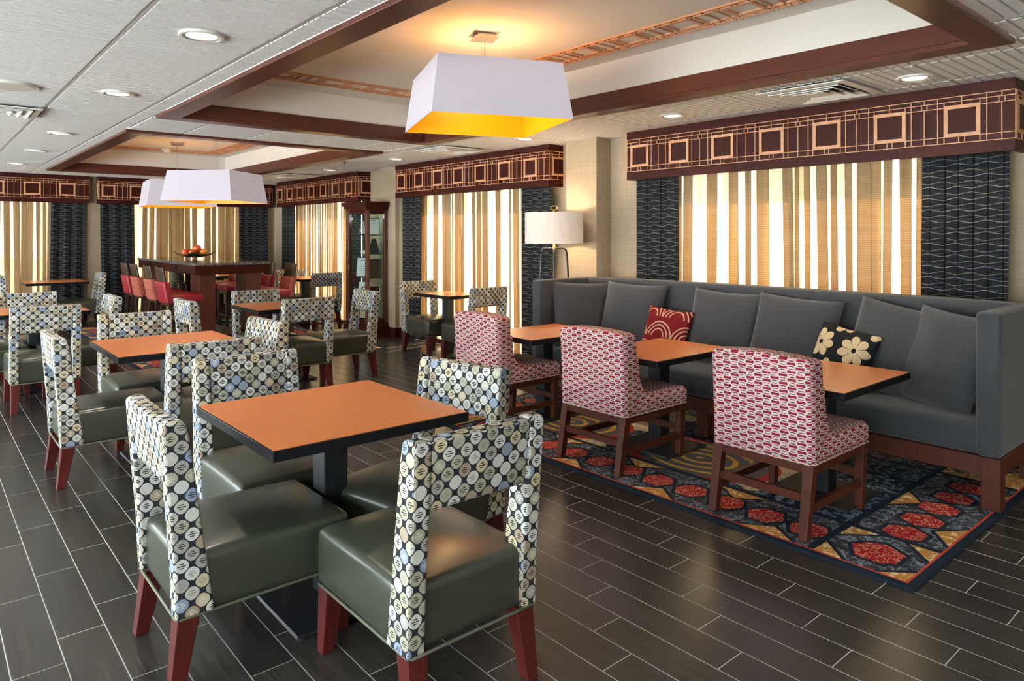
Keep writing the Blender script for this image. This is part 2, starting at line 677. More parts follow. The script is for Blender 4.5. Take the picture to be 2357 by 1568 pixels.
    def xform(s, mat, start=0):
        for i in range(start, len(s.v)):
            s.v[i] = tuple(mat @ Vector(s.v[i]))
        return s

    def mesh(s, name, mat, smooth=False, bevel=0.0):
        me = bpy.data.meshes.new(name)
        me.from_pydata(s.v, [], s.f)
        if s.uv:
            ul = me.uv_layers.new(name='UVMap')
            for lp in me.loops:
                ul.data[lp.index].uv = s.uv[lp.vertex_index]
        bm = bmesh.new()
        bm.from_mesh(me)
        if not s.uv:
            bmesh.ops.recalc_face_normals(bm, faces=bm.faces)
        if bevel:
            es = [e for e in bm.edges if len(e.link_faces) == 2 and e.calc_face_angle(0) > .5]
            bmesh.ops.bevel(bm, geom=es, offset=bevel, segments=2, affect='EDGES', profile=.5)
        bm.to_mesh(me)
        bm.free()
        for mt in (mat if isinstance(mat, (list, tuple)) else [mat]):
            me.materials.append(mt)
        if smooth:
            for p_ in me.polygons: p_.use_smooth = True
        return me

    def obj(s, name, mat, parent=None, smooth=False, bevel=0.0):
        o = bpy.data.objects.new(name, s.mesh(name, mat, smooth, bevel))
        COL.objects.link(o)
        if parent is not None: o.parent = parent
        return o


def bx(name, mat, dims, parent=None, bevel=0.0):
    return B().box(*dims).obj(name, mat, parent, False, bevel)


def thing(name, label, cat, loc=(0, 0, 0), rz=0.0, group=None):
    o = bpy.data.objects.new(name, None)
    o.empty_display_size = .1
    COL.objects.link(o)
    o.location = loc
    o.rotation_euler = (0, 0, rz)
    return tag(o, label, cat, group)


def tag(o, label=None, cat=None, group=None, kind=None):
    if label: o['label'] = label
    if cat: o['category'] = cat
    if group: o['group'] = group
    if kind: o['kind'] = kind
    return o


def struct(o, label=None):
    o['kind'] = 'structure'
    if label: o['label'] = label
    return o


def copy_tree(o, parent=None):
    c = o.copy()
    COL.objects.link(c)
    c.parent = parent
    for ch in [k for k in bpy.data.objects if k.parent == o]:
        copy_tree(ch, c)
    return c


KIDS = {}
def dup(root, label, loc, rz, group=None):
    """copy a thing with its parts and sub-parts"""
    if root.name not in KIDS:
        KIDS[root.name] = [(c, list(c.children)) for c in root.children]
    r = root.copy()
    COL.objects.link(r)
    r.location = loc
    r.rotation_euler = (0, 0, rz)
    r['label'] = label
    if group: r['group'] = group
    for ch, gs in KIDS[root.name]:
        c = ch.copy()
        COL.objects.link(c)
        c.parent = r
        for g_ in gs:
            d = g_.copy()
            COL.objects.link(d)
            d.parent = c
    return r


# ------------------------------------------------------------------ floor
def cam_d_a(x, y):
    return -math.cos(YAW) * x + math.sin(YAW) * y, math.sin(YAW) * x + math.cos(YAW) * y
def proj(x, y, z):
    d, a = cam_d_a(x, y)
    if d < .05: return None
    return 1178.5 + 1612 * a / d, 541.5 + 1612 * (CAMZ - z) / d, d

XW0, XW1 = -13.65, 2.6          # left wall / right wall
YW0, YW1 = -3.4, 5.42           # street-side wall / window wall
floor = struct(bx('floor', M['grout'], (XW0 - .2, XW1 + .2, YW0 - .2, YW1 + .2, -.12, -.0007)), 'dark plank tile floor with light grout')
planks = []
GR = .0036
r0 = int((YW0 - .242) / .15) - 1
for r_ in range(r0, int((YW1 - .242) / .15) + 1):
    ya, yb = .242 + .15 * r_, .242 + .15 * (r_ + 1)
    off = -2.79 - .18 * r_
    k0 = math.floor((XW0 - off) / .603)
    for k in range(k0, int((XW1 - off) / .603) + 2):
        xa, xb = off + .603 * k, off + .603 * (k + 1)
        xa2, xb2 = max(xa, XW0), min(xb, XW1)
        ya2, yb2 = max(ya, YW0), min(yb, YW1)
        if xb2 - xa2 < .01 or yb2 - ya2 < .01: continue
        planks.append((xa2 + GR / 2, xb2 - GR / 2, ya2 + GR / 2, yb2 - GR / 2, xb2 - xa2 > .6 and yb2 - ya2 > .149))
def score(pk):
    pr = proj((pk[0] + pk[1]) / 2, (pk[2] + pk[3]) / 2, 0)
    if pr is None: return 0
    px, py, d = pr
    if not (-60 < px < 2417 and 541 < py < 1640): return 0
    x, y = (pk[0] + pk[1]) / 2, (pk[2] + pk[3]) / 2
    if -4.7 < x < -1.4 and y > 3.35: return 0.0
    return 1 / d ** 3
planks.sort(key=score, reverse=True)
near = [p for p in planks[:300]]
full = B().box(-.2997, .2997, -.0732, .0732, -.004, 0).mesh('plank', M['plank'], bevel=.0008)
for pk in near:
    if pk[4]:
        o = bpy.data.objects.new('plank', full)
        COL.objects.link(o)
    else:
        hx, hy = (pk[1] - pk[0]) / 2, (pk[3] - pk[2]) / 2
        o = bx('plank', M['plank'], (-hx, hx, -hy, hy, -.004, 0))
    o.location = ((pk[0] + pk[1]) / 2, (pk[2] + pk[3]) / 2, 0)
    o.parent = floor
fb = B()
for pk in planks[300:]:
    fb.box(pk[0], pk[1], pk[2], pk[3], -.004, 0)
far = fb.obj('far_planks', M['plank'], floor)
far['kind'] = 'stuff'

# ------------------------------------------------------------------ walls
def wall_with_openings(name, axis, c0, c1, lo, hi, openings, mat, zt=CEIL + .5):
    """axis 'x': wall runs along x, thickness y c0..c1; openings = [(a,b,z0,z1)]"""
    b = B()
    def seg(a0, a1, z0, z1):
        if a1 - a0 < 1e-4 or z1 - z0 < 1e-4: return
        if axis == 'x': b.box(a0, a1, c0, c1, z0, z1)
        else: b.box(c0, c1, a0, a1, z0, z1)
    cur = lo
    for a0, a1, z0, z1 in sorted(openings):
        seg(cur, a0, 0, zt)
        seg(a0, a1, 0, z0)
        seg(a0, a1, z1, zt)
        cur = a1
    seg(cur, hi, 0, zt)
    return struct(b.obj(name, mat))

WZ0, WZ1 = .10, 2.15
OPB = [(-12.75, -10.0, WZ0, WZ1), (-8.35, -5.7, WZ0, WZ1), (-4.1, -1.55, WZ0, WZ1)]
OPL = [(-.9, 1.85, WZ0, WZ1), (2.6, 4.95, WZ0, WZ1)]
OPF = [(-13.3, -9.5, .06, 2.36), (-9.4, -5.6, .06, 2.36), (-5.5, -1.7, .06, 2.36), (-1.6, 2.2, .06, 2.36)]
wb = wall_with_openings('wall_back', 'x', YW1, YW1 + .16, XW0 - .16, XW1 + .16, OPB, M['wallpaper'])
wl = wall_with_openings('wall_left', 'y', XW0 - .16, XW0, YW0 - .16, YW1, OPL, M['wallpaper'])
wf = wall_with_openings('wall_front', 'x', YW0 - .16, YW0, XW0 - .16, XW1 + .16, OPF, M['outer'])
wr = wall_with_openings('wall_right', 'y', XW1, XW1 + .16, YW0, YW1, [], M['outer'])
PIL = 5.205
pil1 = struct(bx('wall_pillar', M['wallpaper'], (-5.215, -4.785, PIL, YW1, 0, CEIL + .02)), 'beige papered pillar between the two big windows')
pil2 = struct(bx('wall_pillar', M['wallpaper'], (-9.08, -8.64, PIL, YW1, 0, CEIL + .02)), 'beige papered pillar behind the display cabinet')
pil3 = struct(bx('wall_pillar', M['wallpaper'], (XW0, XW0 + .06, 2.23, 2.45, 0, CEIL + .02)), 'narrow wall strip between the two left valances')
for i, (xa, xb) in enumerate([(-9.10, -8.62), (-5.235, -4.765)]):
    struct(bx('baseboard_pillar', M['mahogany'], (xa, xb, PIL - .015, YW1, 0, .13)))
struct(B().box(XW0, -9.1, YW1 - .015, YW1, 0, .13).box(-8.62, -5.24, YW1 - .015, YW1, 0, .13).box(-4.76, XW1, YW1 - .015, YW1, 0, .13).obj('baseboard_back', M['mahogany']))
struct(bx('baseboard_left', M['mahogany'], (XW0, XW0 + .015, YW0, YW1 - .015, 0, .13)))

M['frame'] = Mat('bronze_window_frame', (.30, .28, .25), .5).m
wn = 0
def window(axis, c, a0, a1, z0, z1, mull, out):
    """frame and panes in an opening; c = inner wall face, out = +1/-1 outward direction"""
    global wn
    wn += 1
    root = bpy.data.objects.new('window_%d' % wn, None)
    COL.objects.link(root)
    struct(root)
    t = .05
    d0, d1 = sorted((c + out * .05, c + out * .12))
    def part(name, p0, p1, q0, q1, mat, dd0=d0, dd1=d1):
        if axis == 'x': bx(name, mat, (p0, p1, dd0, dd1, q0, q1), root)
        else: bx(name, mat, (dd0, dd1, p0, p1, q0, q1), root)
    part('window_frame', a0, a1, z0, z0 + t, M['frame'])
    part('window_frame', a0, a1, z1 - t, z1, M['frame'])
    part('window_frame', a0, a0 + t, z0 + t, z1 - t, M['frame'])
    part('window_frame', a1 - t, a1, z0 + t, z1 - t, M['frame'])
    w = (a1 - a0 - t) / mull
    for i in range(mull):
        m0 = a0 + t + i * w
        if i: part('mullion', m0 - t, m0, z0 + t, z1 - t, M['frame'])
        dm = (d0 + d1) / 2
        part('pane', m0, m0 + w - t, z0 + t, z1 - t, M['pane'], dm - .003, dm + .003)
    # daylight portal just outside the glass
    L, Hh = a1 - a0, z1 - z0
    mid = (a0 + a1) / 2
    if axis == 'x':
        loc = (mid, c + out * .15, (z0 + z1) / 2)
        rot = (R(-90), 0, 0) if out > 0 else (R(90), 0, 0)
    else:
        loc = (c + out * .15, mid, (z0 + z1) / 2)
        rot = (0, R(90), 0) if out > 0 else (0, R(-90), 0)
    pl = add_light('window_daylight', 'AREA', loc, 1.0, size=L if axis == 'x' else Hh, size_y=Hh if axis == 'x' else L, rot=rot, portal=True)
    return root
for a0, a1, z0, z1 in OPB: window('x', YW1, a0, a1, z0, z1, 2, 1)
for a0, a1, z0, z1 in OPL: window('y', XW0, a0, a1, z0, z1, 2, -1)
for a0, a1, z0, z1 in OPF: window('x', YW0, a0, a1, z0, z1, 2, -1)

# outside ground
struct(B().box(-60, 50, YW1 + .3, 70, -.3, -.2).obj('ground_lawn', M['lawn']), 'pale lawn outside the windows')
struct(B().box(-70, XW0 - .3, -60, YW1 + .2, -.3, -.2).obj('ground_lawn', M['lawn']), 'lawn outside the left windows')
struct(B().box(XW0 - .2, 50, -60, YW0 - .3, -.3, -.2).obj('ground_pavement', M['pavement']), 'pavement on the street side')

# ------------------------------------------------------------------ ceiling
COF = [(-6.30, -1.03, 1.52, 4.205), (-12.49, -7.265, 1.505, 4.213)]    # outer trim rectangles
CZ = 2.785
ceil = struct(bpy.data.objects.new('ceiling', None), 'ribbed white ceiling tiles around two coffers')
COL.objects.link(ceil)
def ceil_backing():
    b = B()
    z0, z1 = CEIL + .04, CEIL + .06
    def hole_split(x0, x1, y0, y1):
        b.box(x0, x1, y0, y1, z0, z1)
    ix = [(c[0] + .05, c[1] - .05, c[2] + .05, c[3] - .05) for c in COF]
    ys0, ys1 = max(i[2] for i in ix), min(i[3] for i in ix)
    hole_split(XW0, XW1, YW0, min(i[2] for i in ix))
    hole_split(XW0, XW1, max(i[3] for i in ix), YW1)
    ya, yb = min(i[2] for i in ix), max(i[3] for i in ix)
    hole_split(XW0, ix[1][0], ya, yb)
    hole_split(ix[1][1], ix[0][0], ya, yb)
    hole_split(ix[0][1], XW1, ya, yb)
    return b.obj('ceiling_deck', M['tilegap'], ceil)
ceil_backing()
TL, TW = 1.21, .605
XL0, YL0 = -7.62, .775
tile_cache = {}
def tile_mesh(L, W):
    key = (round(L, 3), round(W, 3))
    if key in tile_cache: return tile_cache[key]
    b = B()
    n = max(1, int(round(L / .0605)))
    s = L / n
    # backing
    b.box(-L / 2, L / 2, -W / 2, W / 2, .034, .038)
    for i in range(n):
        x0 = -L / 2 + i * s + .0045
        x1 = x0 + s - .009
        y0, y1 = -W / 2 + .006, W / 2 - .006
        v = [(x0, y0, .034), (x1, y0, .034), (x1, y1, .034), (x0, y1, .034), (x0 + .0025, y0 + .003, .0), (x1 - .0025, y0 + .003, .0), (x1 - .0025, y1 - .003, .0), (x0 + .0025, y1 - .003, .0)]
        b.add(v, [(4, 7, 6, 5), (0, 4, 5, 1), (1, 5, 6, 2), (2, 6, 7, 3), (3, 7, 4, 0)])
    me = b.mesh('ceiling_tile', M['tile'])
    tile_cache[key] = me
    return me
def place_tile(x0, x1, y0, y1):
    if x1 - x0 < .03 or y1 - y0 < .02: return
    # cut away the coffers
    for c in COF:
        cx0, cx1, cy0, cy1 = c
        if x0 < cx1 - 1e-4 and x1 > cx0 + 1e-4 and y0 < cy1 - 1e-4 and y1 > cy0 + 1e-4:
            if y0 < cy0: place_tile(x0, x1, y0, cy0)
            if y1 > cy1: place_tile(x0, x1, cy1, y1)
            ya, yb = max(y0, cy0), min(y1, cy1)
            if x0 < cx0: place_tile(x0, cx0, ya, yb)
            if x1 > cx1: place_tile(cx1, x1, ya, yb)
            return
    g = .006
    o = bpy.data.objects.new('ceiling_tile', tile_mesh(x1 - x0 - 2 * g, y1 - y0 - 2 * g))
    COL.objects.link(o)
    o.location = ((x0 + x1) / 2, (y0 + y1) / 2, CEIL)
    o.parent = ceil
for i in range(-5, 9):
    for j in range(-1, 9):
        x0, x1 = max(XL0 + i * TL, XW0), min(XL0 + (i + 1) * TL, XW1)
        y0, y1 = YL0 + j * TW, min(YL0 + (j + 1) * TW, YW1)
        if x1 <= x0 or y1 <= y0: continue
        place_tile(x0, x1, y0, y1)
rest = B().box(XW0, XW1, YW0, YL0 - TW, CEIL + .002, CEIL + .03).obj('plain_tiles', M['tile'], ceil)
# grid bars along x
def bar_x(y):
    spans = [(XW0, XW1)]
    for c in COF:
        if c[2] < y < c[3]:
            spans = [q for a, b2 in spans for q in ((a, min(b2, c[0])), (max(a, c[1]), b2)) if q[1] - q[0] > .01]
    for a, b2 in spans:
        bx('grid_bar', M['grid'], (a, b2, y - .011, y + .011, CEIL + .003, CEIL + .03), ceil)
for j in range(0, 8): bar_x(YL0 + j * TW)


def fret_rects(L, H, squares=True):
    """bars of the inlay pattern over a band of length L and height H; returns (lines, square list) in (u, v)"""
    if L < .5:
        w = .0055
        k = H / .305
        vz = lambda z: (z - 2.055) * k
        f_ = .024
        top, r2, rb = vz(2.358), vz(2.327), vz(2.097)
        so, bo = vz(2.303), vz(2.095)
        ln = [(0, L, v - w / 2, v + w / 2) for v in (top, r2, 0)]
        ln += [(.002, .002 + w, 0, top), (.028, .028 + w, 0, top), (.052, .052 + w, so, r2)]
        ln += [(0, .052, rb - w / 2, rb + w / 2), (0, .052, vz(2.291) - w / 2, vz(2.291) + w / 2)]
        ln += [(.052 + f_, L, so - f_, so), (.052 + f_, L, bo, bo + f_), (.052, .052 + f_, bo, so), (L * .7, L * .7 + w, so, top), (L * .6, L * .6 + w, 0, bo)]
        return ln, []
    per = .4315
    n = max(1, int(round((L - .12) / per)))
    s = (L - .0) / (n * per) if L > .6 else 1.0
    w = .0055
    lines, sq = [], []
    k = H / .305
    vz = lambda z: (z - 2.055) * k           # measured heights on the window valance
    top, r2, r3 = vz(2.358), vz(2.327), vz(2.291)
    so, si, bi, bo, rb = vz(2.303), vz(2.279), vz(2.118), vz(2.095), vz(2.097)
    def hb(u0, u1, v): lines.append((u0, u1, v - w / 2, v + w / 2))
    def vb(u, v0, v1): lines.append((u - w / 2, u + w / 2, v0, v1))
    hb(0, L, top); hb(0, L, r2 if True else 0); hb(0, L, 0)
    p = per * s
    off = -p * .28
    i = 0
    u = off
    while u < L:
        a, c = u + p * .39, u + p * .865      # square outer edges
        if a >= 0 and c <= L:
            sq.append((a, c, bo, so))
            mid = (a + c) / 2
            vb(mid, so, top)
            vb(mid - .017, 0, bo); vb(mid + .017, 0, bo)
            vb(a + w / 2, so, r2); vb(c - w / 2, so, r2)
            vb(a + w / 2, 0, bo); vb(c - w / 2, 0, bo)
        g0, g1 = max(0, u - p * .135), min(L, u + p * .39)
        if g1 > g0:
            hb(g0, g1, r3); hb(g0, g1, rb)
        for uu, v0, v1 in ((u - p * .055, 0, top), (u + p * .31, 0, top), (u + p * .1275, 0, r3), (u + p * .1275, r2, top), (u + p * .09, r3, r2), (u + p * .165, r3, r2)):
            if w < uu < L - w: vb(uu, v0, v1)
        u += p
    return lines, sq


def build_fret(root, to3, L, H, th, mat):
    lines, sq = fret_rects(L, H)
    b = B()
    def slab(bb, u0, u1, v0, v1):
        pts = [to3(u, v, d) for d in (0, th) for (u, v) in ((u0, v0), (u1, v0), (u1, v1), (u0, v1))]
        bb.hexa(pts[:4], pts[4:])
    for q in lines: slab(b, *q)
    b.obj('inlay_lines', mat, root)
    for a, c, v0, v1 in sq:
        f = .024
        bb = B()
        slab(bb, a, c, v0, v0 + f); slab(bb, a, c, v1 - f, v1)
        slab(bb, a, a + f, v0 + f, v1 - f); slab(bb, c - f, c, v0 + f, v1 - f)
        bb.obj('inlay_square', mat, root)


for ci, (x0, x1, y0, y1) in enumerate(COF):
    w = .155
    # plaster recess
    b = B()
    e = .02
    xa, xb, ya, yb = x0 + w - e, x1 - w + e, y0 + w - e, y1 - w + e
    b.box(xa - .03, xa, ya - .03, yb + .03, CEIL + .02, CZ)
    b.box(xb, xb + .03, ya - .03, yb + .03, CEIL + .02, CZ)
    b.box(xa, xb, ya - .03, ya, CEIL + .02, CZ)
    b.box(xa, xb, yb, yb + .03, CEIL + .02, CZ)
    b.box(xa - .03, xb + .03, ya - .03, yb + .03, CZ, CZ + .03)
    struct(b.obj('ceiling_coffer', M['coffer']), ['near coffer recess above the front pendant', 'far coffer recess above the tall table'][ci])
    root = bpy.data.objects.new('trim_%d' % (ci + 1), None)
    COL.objects.link(root)
    struct(root, ['dark wood trim framing the near coffer', 'dark wood trim framing the far coffer'][ci])
    zb = CEIL - .022
    # mitred boards
    def board(p):
        B().hexa([(q[0], q[1], zb) for q in p], [(q[0], q[1], zb + .03) for q in p]).obj('trim_board', M['trimwood'], root, bevel=.003)
    O = [(x0, y0), (x1, y0), (x1, y1), (x0, y1)]
    I = [(x0 + w, y0 + w), (x1 - w, y0 + w), (x1 - w, y1 - w), (x0 + w, y1 - w)]
    for k in range(4):
        board([O[k], O[(k + 1) % 4], I[(k + 1) % 4], I[k]])
    t = .022
    bx('trim_upright', M['trimwood'], (x0 + w - t, x1 - w + t, y0 + w - t, y0 + w, zb + .03, 2.55), root)
    bx('trim_upright', M['trimwood'], (x0 + w - t, x1 - w + t, y1 - w, y1 - w + t, zb + .03, 2.55), root)
    bx('trim_upright', M['trimwood'], (x0 + w - t, x0 + w, y0 + w, y1 - w, zb + .03, 2.55), root)
    bx('trim_upright', M['trimwood'], (x1 - w, x1 - w + t, y0 + w, y1 - w, zb + .03, 2.55), root)
    # fret band on the coffer ceiling
    fx0, fx1, fy0, fy1 = x0 + .50, x1 - .50, y0 + .355, y1 - .355
    bw = .285
    fr = thing('ceiling_fretwork', ['wooden lattice band on the ceiling of the near coffer', 'wooden lattice band on the ceiling of the far coffer'][ci], 'fretwork')
    zz = CZ
    build_fret(fr, lambda u, v, d: (fx0 + u, fy1 - bw + v, zz - d), fx1 - fx0, bw, .012, M['inlay'])
    build_fret(fr, lambda u, v, d: (fx0 + u, fy0 + bw - v, zz - d), fx1 - fx0, bw, .012, M['inlay'])
    L2 = fy1 - fy0 - 2 * bw
    build_fret(fr, lambda u, v, d: (fx0 + bw - v, fy0 + bw + u, zz - d), L2, bw, .012, M['inlay'])
    build_fret(fr, lambda u, v, d: (fx1 - bw + v, fy0 + bw + u, zz - d), L2, bw, .012, M['inlay'])


# ------------------------------------------------------------------ valances, drapes, sheers
def wall_frame(axis):
    """returns f(s, out, z): s along the wall, out = distance from the wall into the room"""
    if axis == 'x': return lambda s, o, z: (s, YW1 - o, z)
    return lambda s, o, z: (XW0 + o, s, z)

VZ0 = 1.978
def valance(axis, s0, s1, label, ret0=True, ret1=True):
    f = wall_frame(axis)
    root = thing('window_valance', label, 'valance', group='fretwork valances over the windows')
    dep = .22
    def slab(name, mat, a0, a1, o0, o1, z0, z1):
        pts = [f(a, o, z) for z in (z0, z1) for (a, o) in ((a0, o0), (a1, o0), (a1, o1), (a0, o1))]
        return B().hexa(pts[:4], pts[4:]).obj(name, mat, root)
    slab('front_board', M['mahogany'], s0, s1, dep - .02, dep, VZ0, CEIL)
    slab('end_board', M['mahogany'], s0, s0 + .02, 0, dep - .02, VZ0, CEIL)
    slab('end_board', M['mahogany'], s1 - .02, s1, 0, dep - .02, VZ0, CEIL)
    slab('top_board', M['mahogany'], s0 + .02, s1 - .02, 0, dep - .02, CEIL - .03, CEIL - .01)
    build_fret(root, lambda u, v, d: f(s0 + u, dep + d, 2.055 + v), s1 - s0, .305, .006, M['inlay'])
    # short returns
    for sgn, s_ in ((-1, s0), (1, s1)):
        build_fret(root, lambda u, v, d, s_=s_, sgn=sgn: f(s_ + sgn * d, dep - u, 2.055 + v), dep, .305, .006, M['inlay'])
    return root


def cloth(name, axis, pts, z0, z1, mat, parent, rows=2, flare=None):
    """pts = [(s, out)...] polyline extruded in z with uv"""
    f = wall_frame(axis)
    b = B()
    b.uv = []
    n = len(pts)
    arc = [0.0]
    for i in range(1, n):
        arc.append(arc[-1] + math.hypot(pts[i][0] - pts[i - 1][0], pts[i][1] - pts[i - 1][1]))
    mid = sum(p[0] for p in pts) / n
    mo = sum(p[1] for p in pts) / n
    for r_ in range(rows):
        t = r_ / (rows - 1)
        z = z0 + (z1 - z0) * t
        for i, (s_, o_) in enumerate(pts):
            k = (flare(t, i / (n - 1)) if flare else (0.0, 1.0))
            b.v.append(f(s_ + k[0], mo + (o_ - mo) * k[1], z))
            b.uv.append((arc[i], z))
    for r_ in range(rows - 1):
        for i in range(n - 1):
            b.f.append((r_ * n + i, r_ * n + i + 1, (r_ + 1) * n + i + 1, (r_ + 1) * n + i))
    return b.obj(name, mat, parent, smooth=True)


def drape(axis, s0, s1, label, seed, lean=0.0):
    rr = random.Random(seed)
    n = max(3, int(round((s1 - s0) / .16)))
    pts = []
    N = n * 14
    ph = [rr.uniform(-.5, .5) for _ in range(n + 2)]
    am = [rr.uniform(.5, 1.15) for _ in range(n + 2)]
    for i in range(N + 1):
        t = i / N
        k = t * n
        a = am[int(k)] * (1 - (k % 1)) + am[int(k) + 1] * (k % 1)
        o = .125 + .018 * a * math.sin(2 * math.pi * k + ph[0]) + .006 * math.sin(5.1 * k)
        s_ = s0 + (s1 - s0) * t + .017 * math.sin(4 * math.pi * k + ph[1])
        pts.append((s_, o))
    root = thing('window_drape', label, 'curtain', group='charcoal wave drapes')
    def flare(t, i):
        return (lean * (1 - t) * 1.0 * (i - .5) * .0 + lean * (1 - t) ** 1.5, .75 + .25 * (1 - t))
    cloth('drape_panel', axis, pts, .035, VZ0 + .10, M['drape'], root, rows=9, flare=flare)
    f = wall_frame(axis)
    B().tube([f(s0, .13, VZ0 + .12), f(s1, .13, VZ0 + .12)], .010, 8).obj('curtain_rod', M['black'], root)
    return root


def sheer(axis, s0, s1, label, seed):
    rr = random.Random(seed)
    root = thing('sheer_curtain', label, 'curtain', group='tan sheer curtains')
    pts = []
    s = s0
    L = s1 - s0
    n = int(L / .108)
    widths = [rr.uniform(.6, 1.4) for _ in range(n)]
    tot = sum(widths)
    for w_ in widths:
        p = L * w_ / tot
        a = rr.uniform(.36, .70) * p if rr.random() < .9 else .12 * p
        dep = rr.uniform(.020, .034)
        for i in range(14):
            t = i / 14
            th = 2 * math.pi * t
            pts.append((s + p * t + a * math.sin(th) * 1.15, .050 + dep * math.sin(th * .5) ** 2 * .9 + .008 * math.cos(th)))
        s += p
    shift = [rr.uniform(-.035, .035) for _ in range(n + 2)]
    def flare(t, i):
        k = i * n
        a = shift[int(k)] * (1 - k % 1) + shift[int(k) + 1] * (k % 1)
        return (a * (1 - t), 1.0)
    cloth('sheer_panel', axis, pts, .06, VZ0 + .10, M['sheer'], root, rows=6, flare=flare)
    f = wall_frame(axis)
    B().tube([f(s0, .045, VZ0 + .12), f(s1, .045, VZ0 + .12)], .007, 6).obj('curtain_rod', M['black'], root)
    return root

valance('x', -4.388, -1.275, 'longest dark wood valance with inlaid squares, above the grey sofa')
valance('x', -8.63, -5.475, 'dark wood valance with inlaid squares between the pillar and display cabinet')
valance('x', -12.90, -9.735, 'dark wood valance with inlaid squares left of the display cabinet')
valance('y', 2.36, 5.33, 'dark wood valance behind the hanging lamps, with inlaid squares')
valance('y', -1.1, 2.225, 'dark wood valance with inlaid squares at the far left edge')

drape('x', -4.35, -3.86, 'charcoal wave drape left of the window behind the sofa', 3, .0)
drape('x', -1.83, -1.32, 'charcoal wave drape at the right end behind the sofa', 4, -.02)
drape('x', -8.59, -8.10, 'charcoal wave drape right beside the display cabinet', 5)
drape('x', -6.02, -5.52, 'charcoal wave drape behind the white floor lamp', 6)
drape('x', -12.86, -12.28, 'charcoal wave drape at the back corner, behind the corner table', 8)
drape('x', -10.3, -9.79, 'charcoal wave drape partly hidden left of the display cabinet', 9)
drape('y', 4.72, 5.28, 'charcoal wave drape on the left wall, right of the fruit bowl', 10)
drape('y', 2.40, 2.92, 'charcoal wave drape behind the tall stools', 11, .03)
drape('y', 1.70, 2.19, 'charcoal wave drape behind the small table at far left', 12, -.03)
sheer('x', -3.95, -1.75, 'wide tan sheer curtain glowing behind the grey sofa', 21)
sheer('x', -8.2, -5.93, 'tan sheer curtain behind the small window table', 22)
sheer('x', -12.4, -10.2, 'golden sheer curtain left of the display cabinet', 23)
sheer('y', 2.82, 4.80, 'tan sheer curtain behind the fruit bowl and tall table', 24)
sheer('y', -.8, 1.80, 'tan sheer curtain at the far left edge', 25)


# ------------------------------------------------------------------ ceiling fittings
def make_downlight():
    t = thing('downlight', 'x', 'ceiling light', group='recessed downlights')
    B().lathe([(.086, -.001), (.088, -.007), (.100, -.007), (.106, -.003), (.106, .006)], 40, cap=False).obj('trim_ring', M['white_paint'], t)
    B().lathe([(.087, -.006), (.078, -.003), (.072, -.0015)], 40, cap=False).obj('reflector', M['reflector'], t)
    B().lathe([(.004, -.003), (.074, -.0015), (.075, .003)], 32).obj('lens', M['glow'], t)
    return t
DL = [(-3.604, 1.076, 'recessed downlight, the largest and nearest at upper left'), (-5.451, 1.076, 'second recessed downlight from the front in the left row'),
      (-7.95, 1.076, 'third recessed downlight from the front in the left row'), (-9.75, 1.076, 'fourth recessed downlight from the front in the left row'),
      (-11.7, 1.076, 'fifth recessed downlight, farthest of the left row'), (-1.687, 4.74, 'recessed downlight over the right end of the sofa valance'),
      (-3.508, 4.73, 'recessed downlight over the left end of the sofa valance'), (-5.324, 4.72, 'recessed downlight peeking out below the big pendant shade'),
      (-7.841, 4.74, 'recessed downlight above the small window table'), (-9.772, 4.77, 'recessed downlight above the display cabinet side of the far window'),
      (-11.572, 4.75, 'recessed downlight at the back corner beside the vent')]
d0 = make_downlight()
dls = []
for i, (x, y, lb) in enumerate(DL):
    if i == 0:
        d0['label'] = lb
        o = d0
        KIDS[d0.name] = [(c, list(c.children)) for c in d0.children]
    else:
        o = dup(d0, lb, (x, y, CEIL), 0)
    o.location = (x, y, CEIL - .006)
    add_light('downlight_beam', 'SPOT', (x, y, CEIL - .03), 13, (1, .86, .68), .04, (0, 0, 0), spot=R(115))


for _x in (-12.2, -9.8, -7.4, -5.0, -2.6, -.2, 1.6):  # added downlights out of view, put in to brighten the room
    for _y in (-.9, -2.4):
        dup(d0, 'added fill downlight in the unseen ceiling behind the camera', (_x, _y, CEIL - .006), 0)
        add_light('downlight_beam', 'SPOT', (_x, _y, CEIL - .03), 26, (1, .90, .76), .06, (0, 0, 0), spot=R(130))
for _y in (1.2, 3.0, 4.7):  # further added downlights, unseen, for more light from the right
    dup(d0, 'added fill downlight in the unseen ceiling right of the camera', (1.2, _y, CEIL - .006), 0)
    add_light('downlight_beam', 'SPOT', (1.2, _y, CEIL - .03), 26, (1, .90, .76), .06, (0, 0, 0), spot=R(130))


def vent(x, y, label, s=.30):
    t = thing('air_vent', label, 'air vent', (x, y, CEIL - .018), group='square ceiling air vents')
    def sq_ring(name, r0, r1, z0, z1, mat):
        b = B()
        o = [(-r0, -r0), (r0, -r0), (r0, r0), (-r0, r0)]
        i = [(-r1, -r1), (r1, -r1), (r1, r1), (-r1, r1)]
        for k in range(4):
            k2 = (k + 1) % 4
            b.hexa([(*i[k], z1), (*i[k2], z1), (*o[k2], z0), (*o[k], z0)], [(*i[k], z1 + .006), (*i[k2], z1 + .006), (*o[k2], z0 + .006), (*o[k], z0 + .006)])
        b.obj(name, mat, t)
    sq_ring('frame', s, s * .86, -.004, -.008, M['white_paint'])
    sq_ring('louver', s * .80, s * .66, -.016, .012, M['white_paint'])
    sq_ring('louver', s * .60, s * .46, -.016, .012, M['white_paint'])
    sq_ring('louver', s * .40, s * .26, -.016, .012, M['white_paint'])
    bx('centre_plate', M['white_paint'], (-s * .2, s * .2, -s * .2, s * .2, -.012, -.006), t)
    bx('damper', M['gunmetal'], (-s * .84, s * .84, -s * .84, s * .84, .0125, .0155), t)
    return t
vent(-2.27, 4.69, 'square white air vent above the sofa window valance')
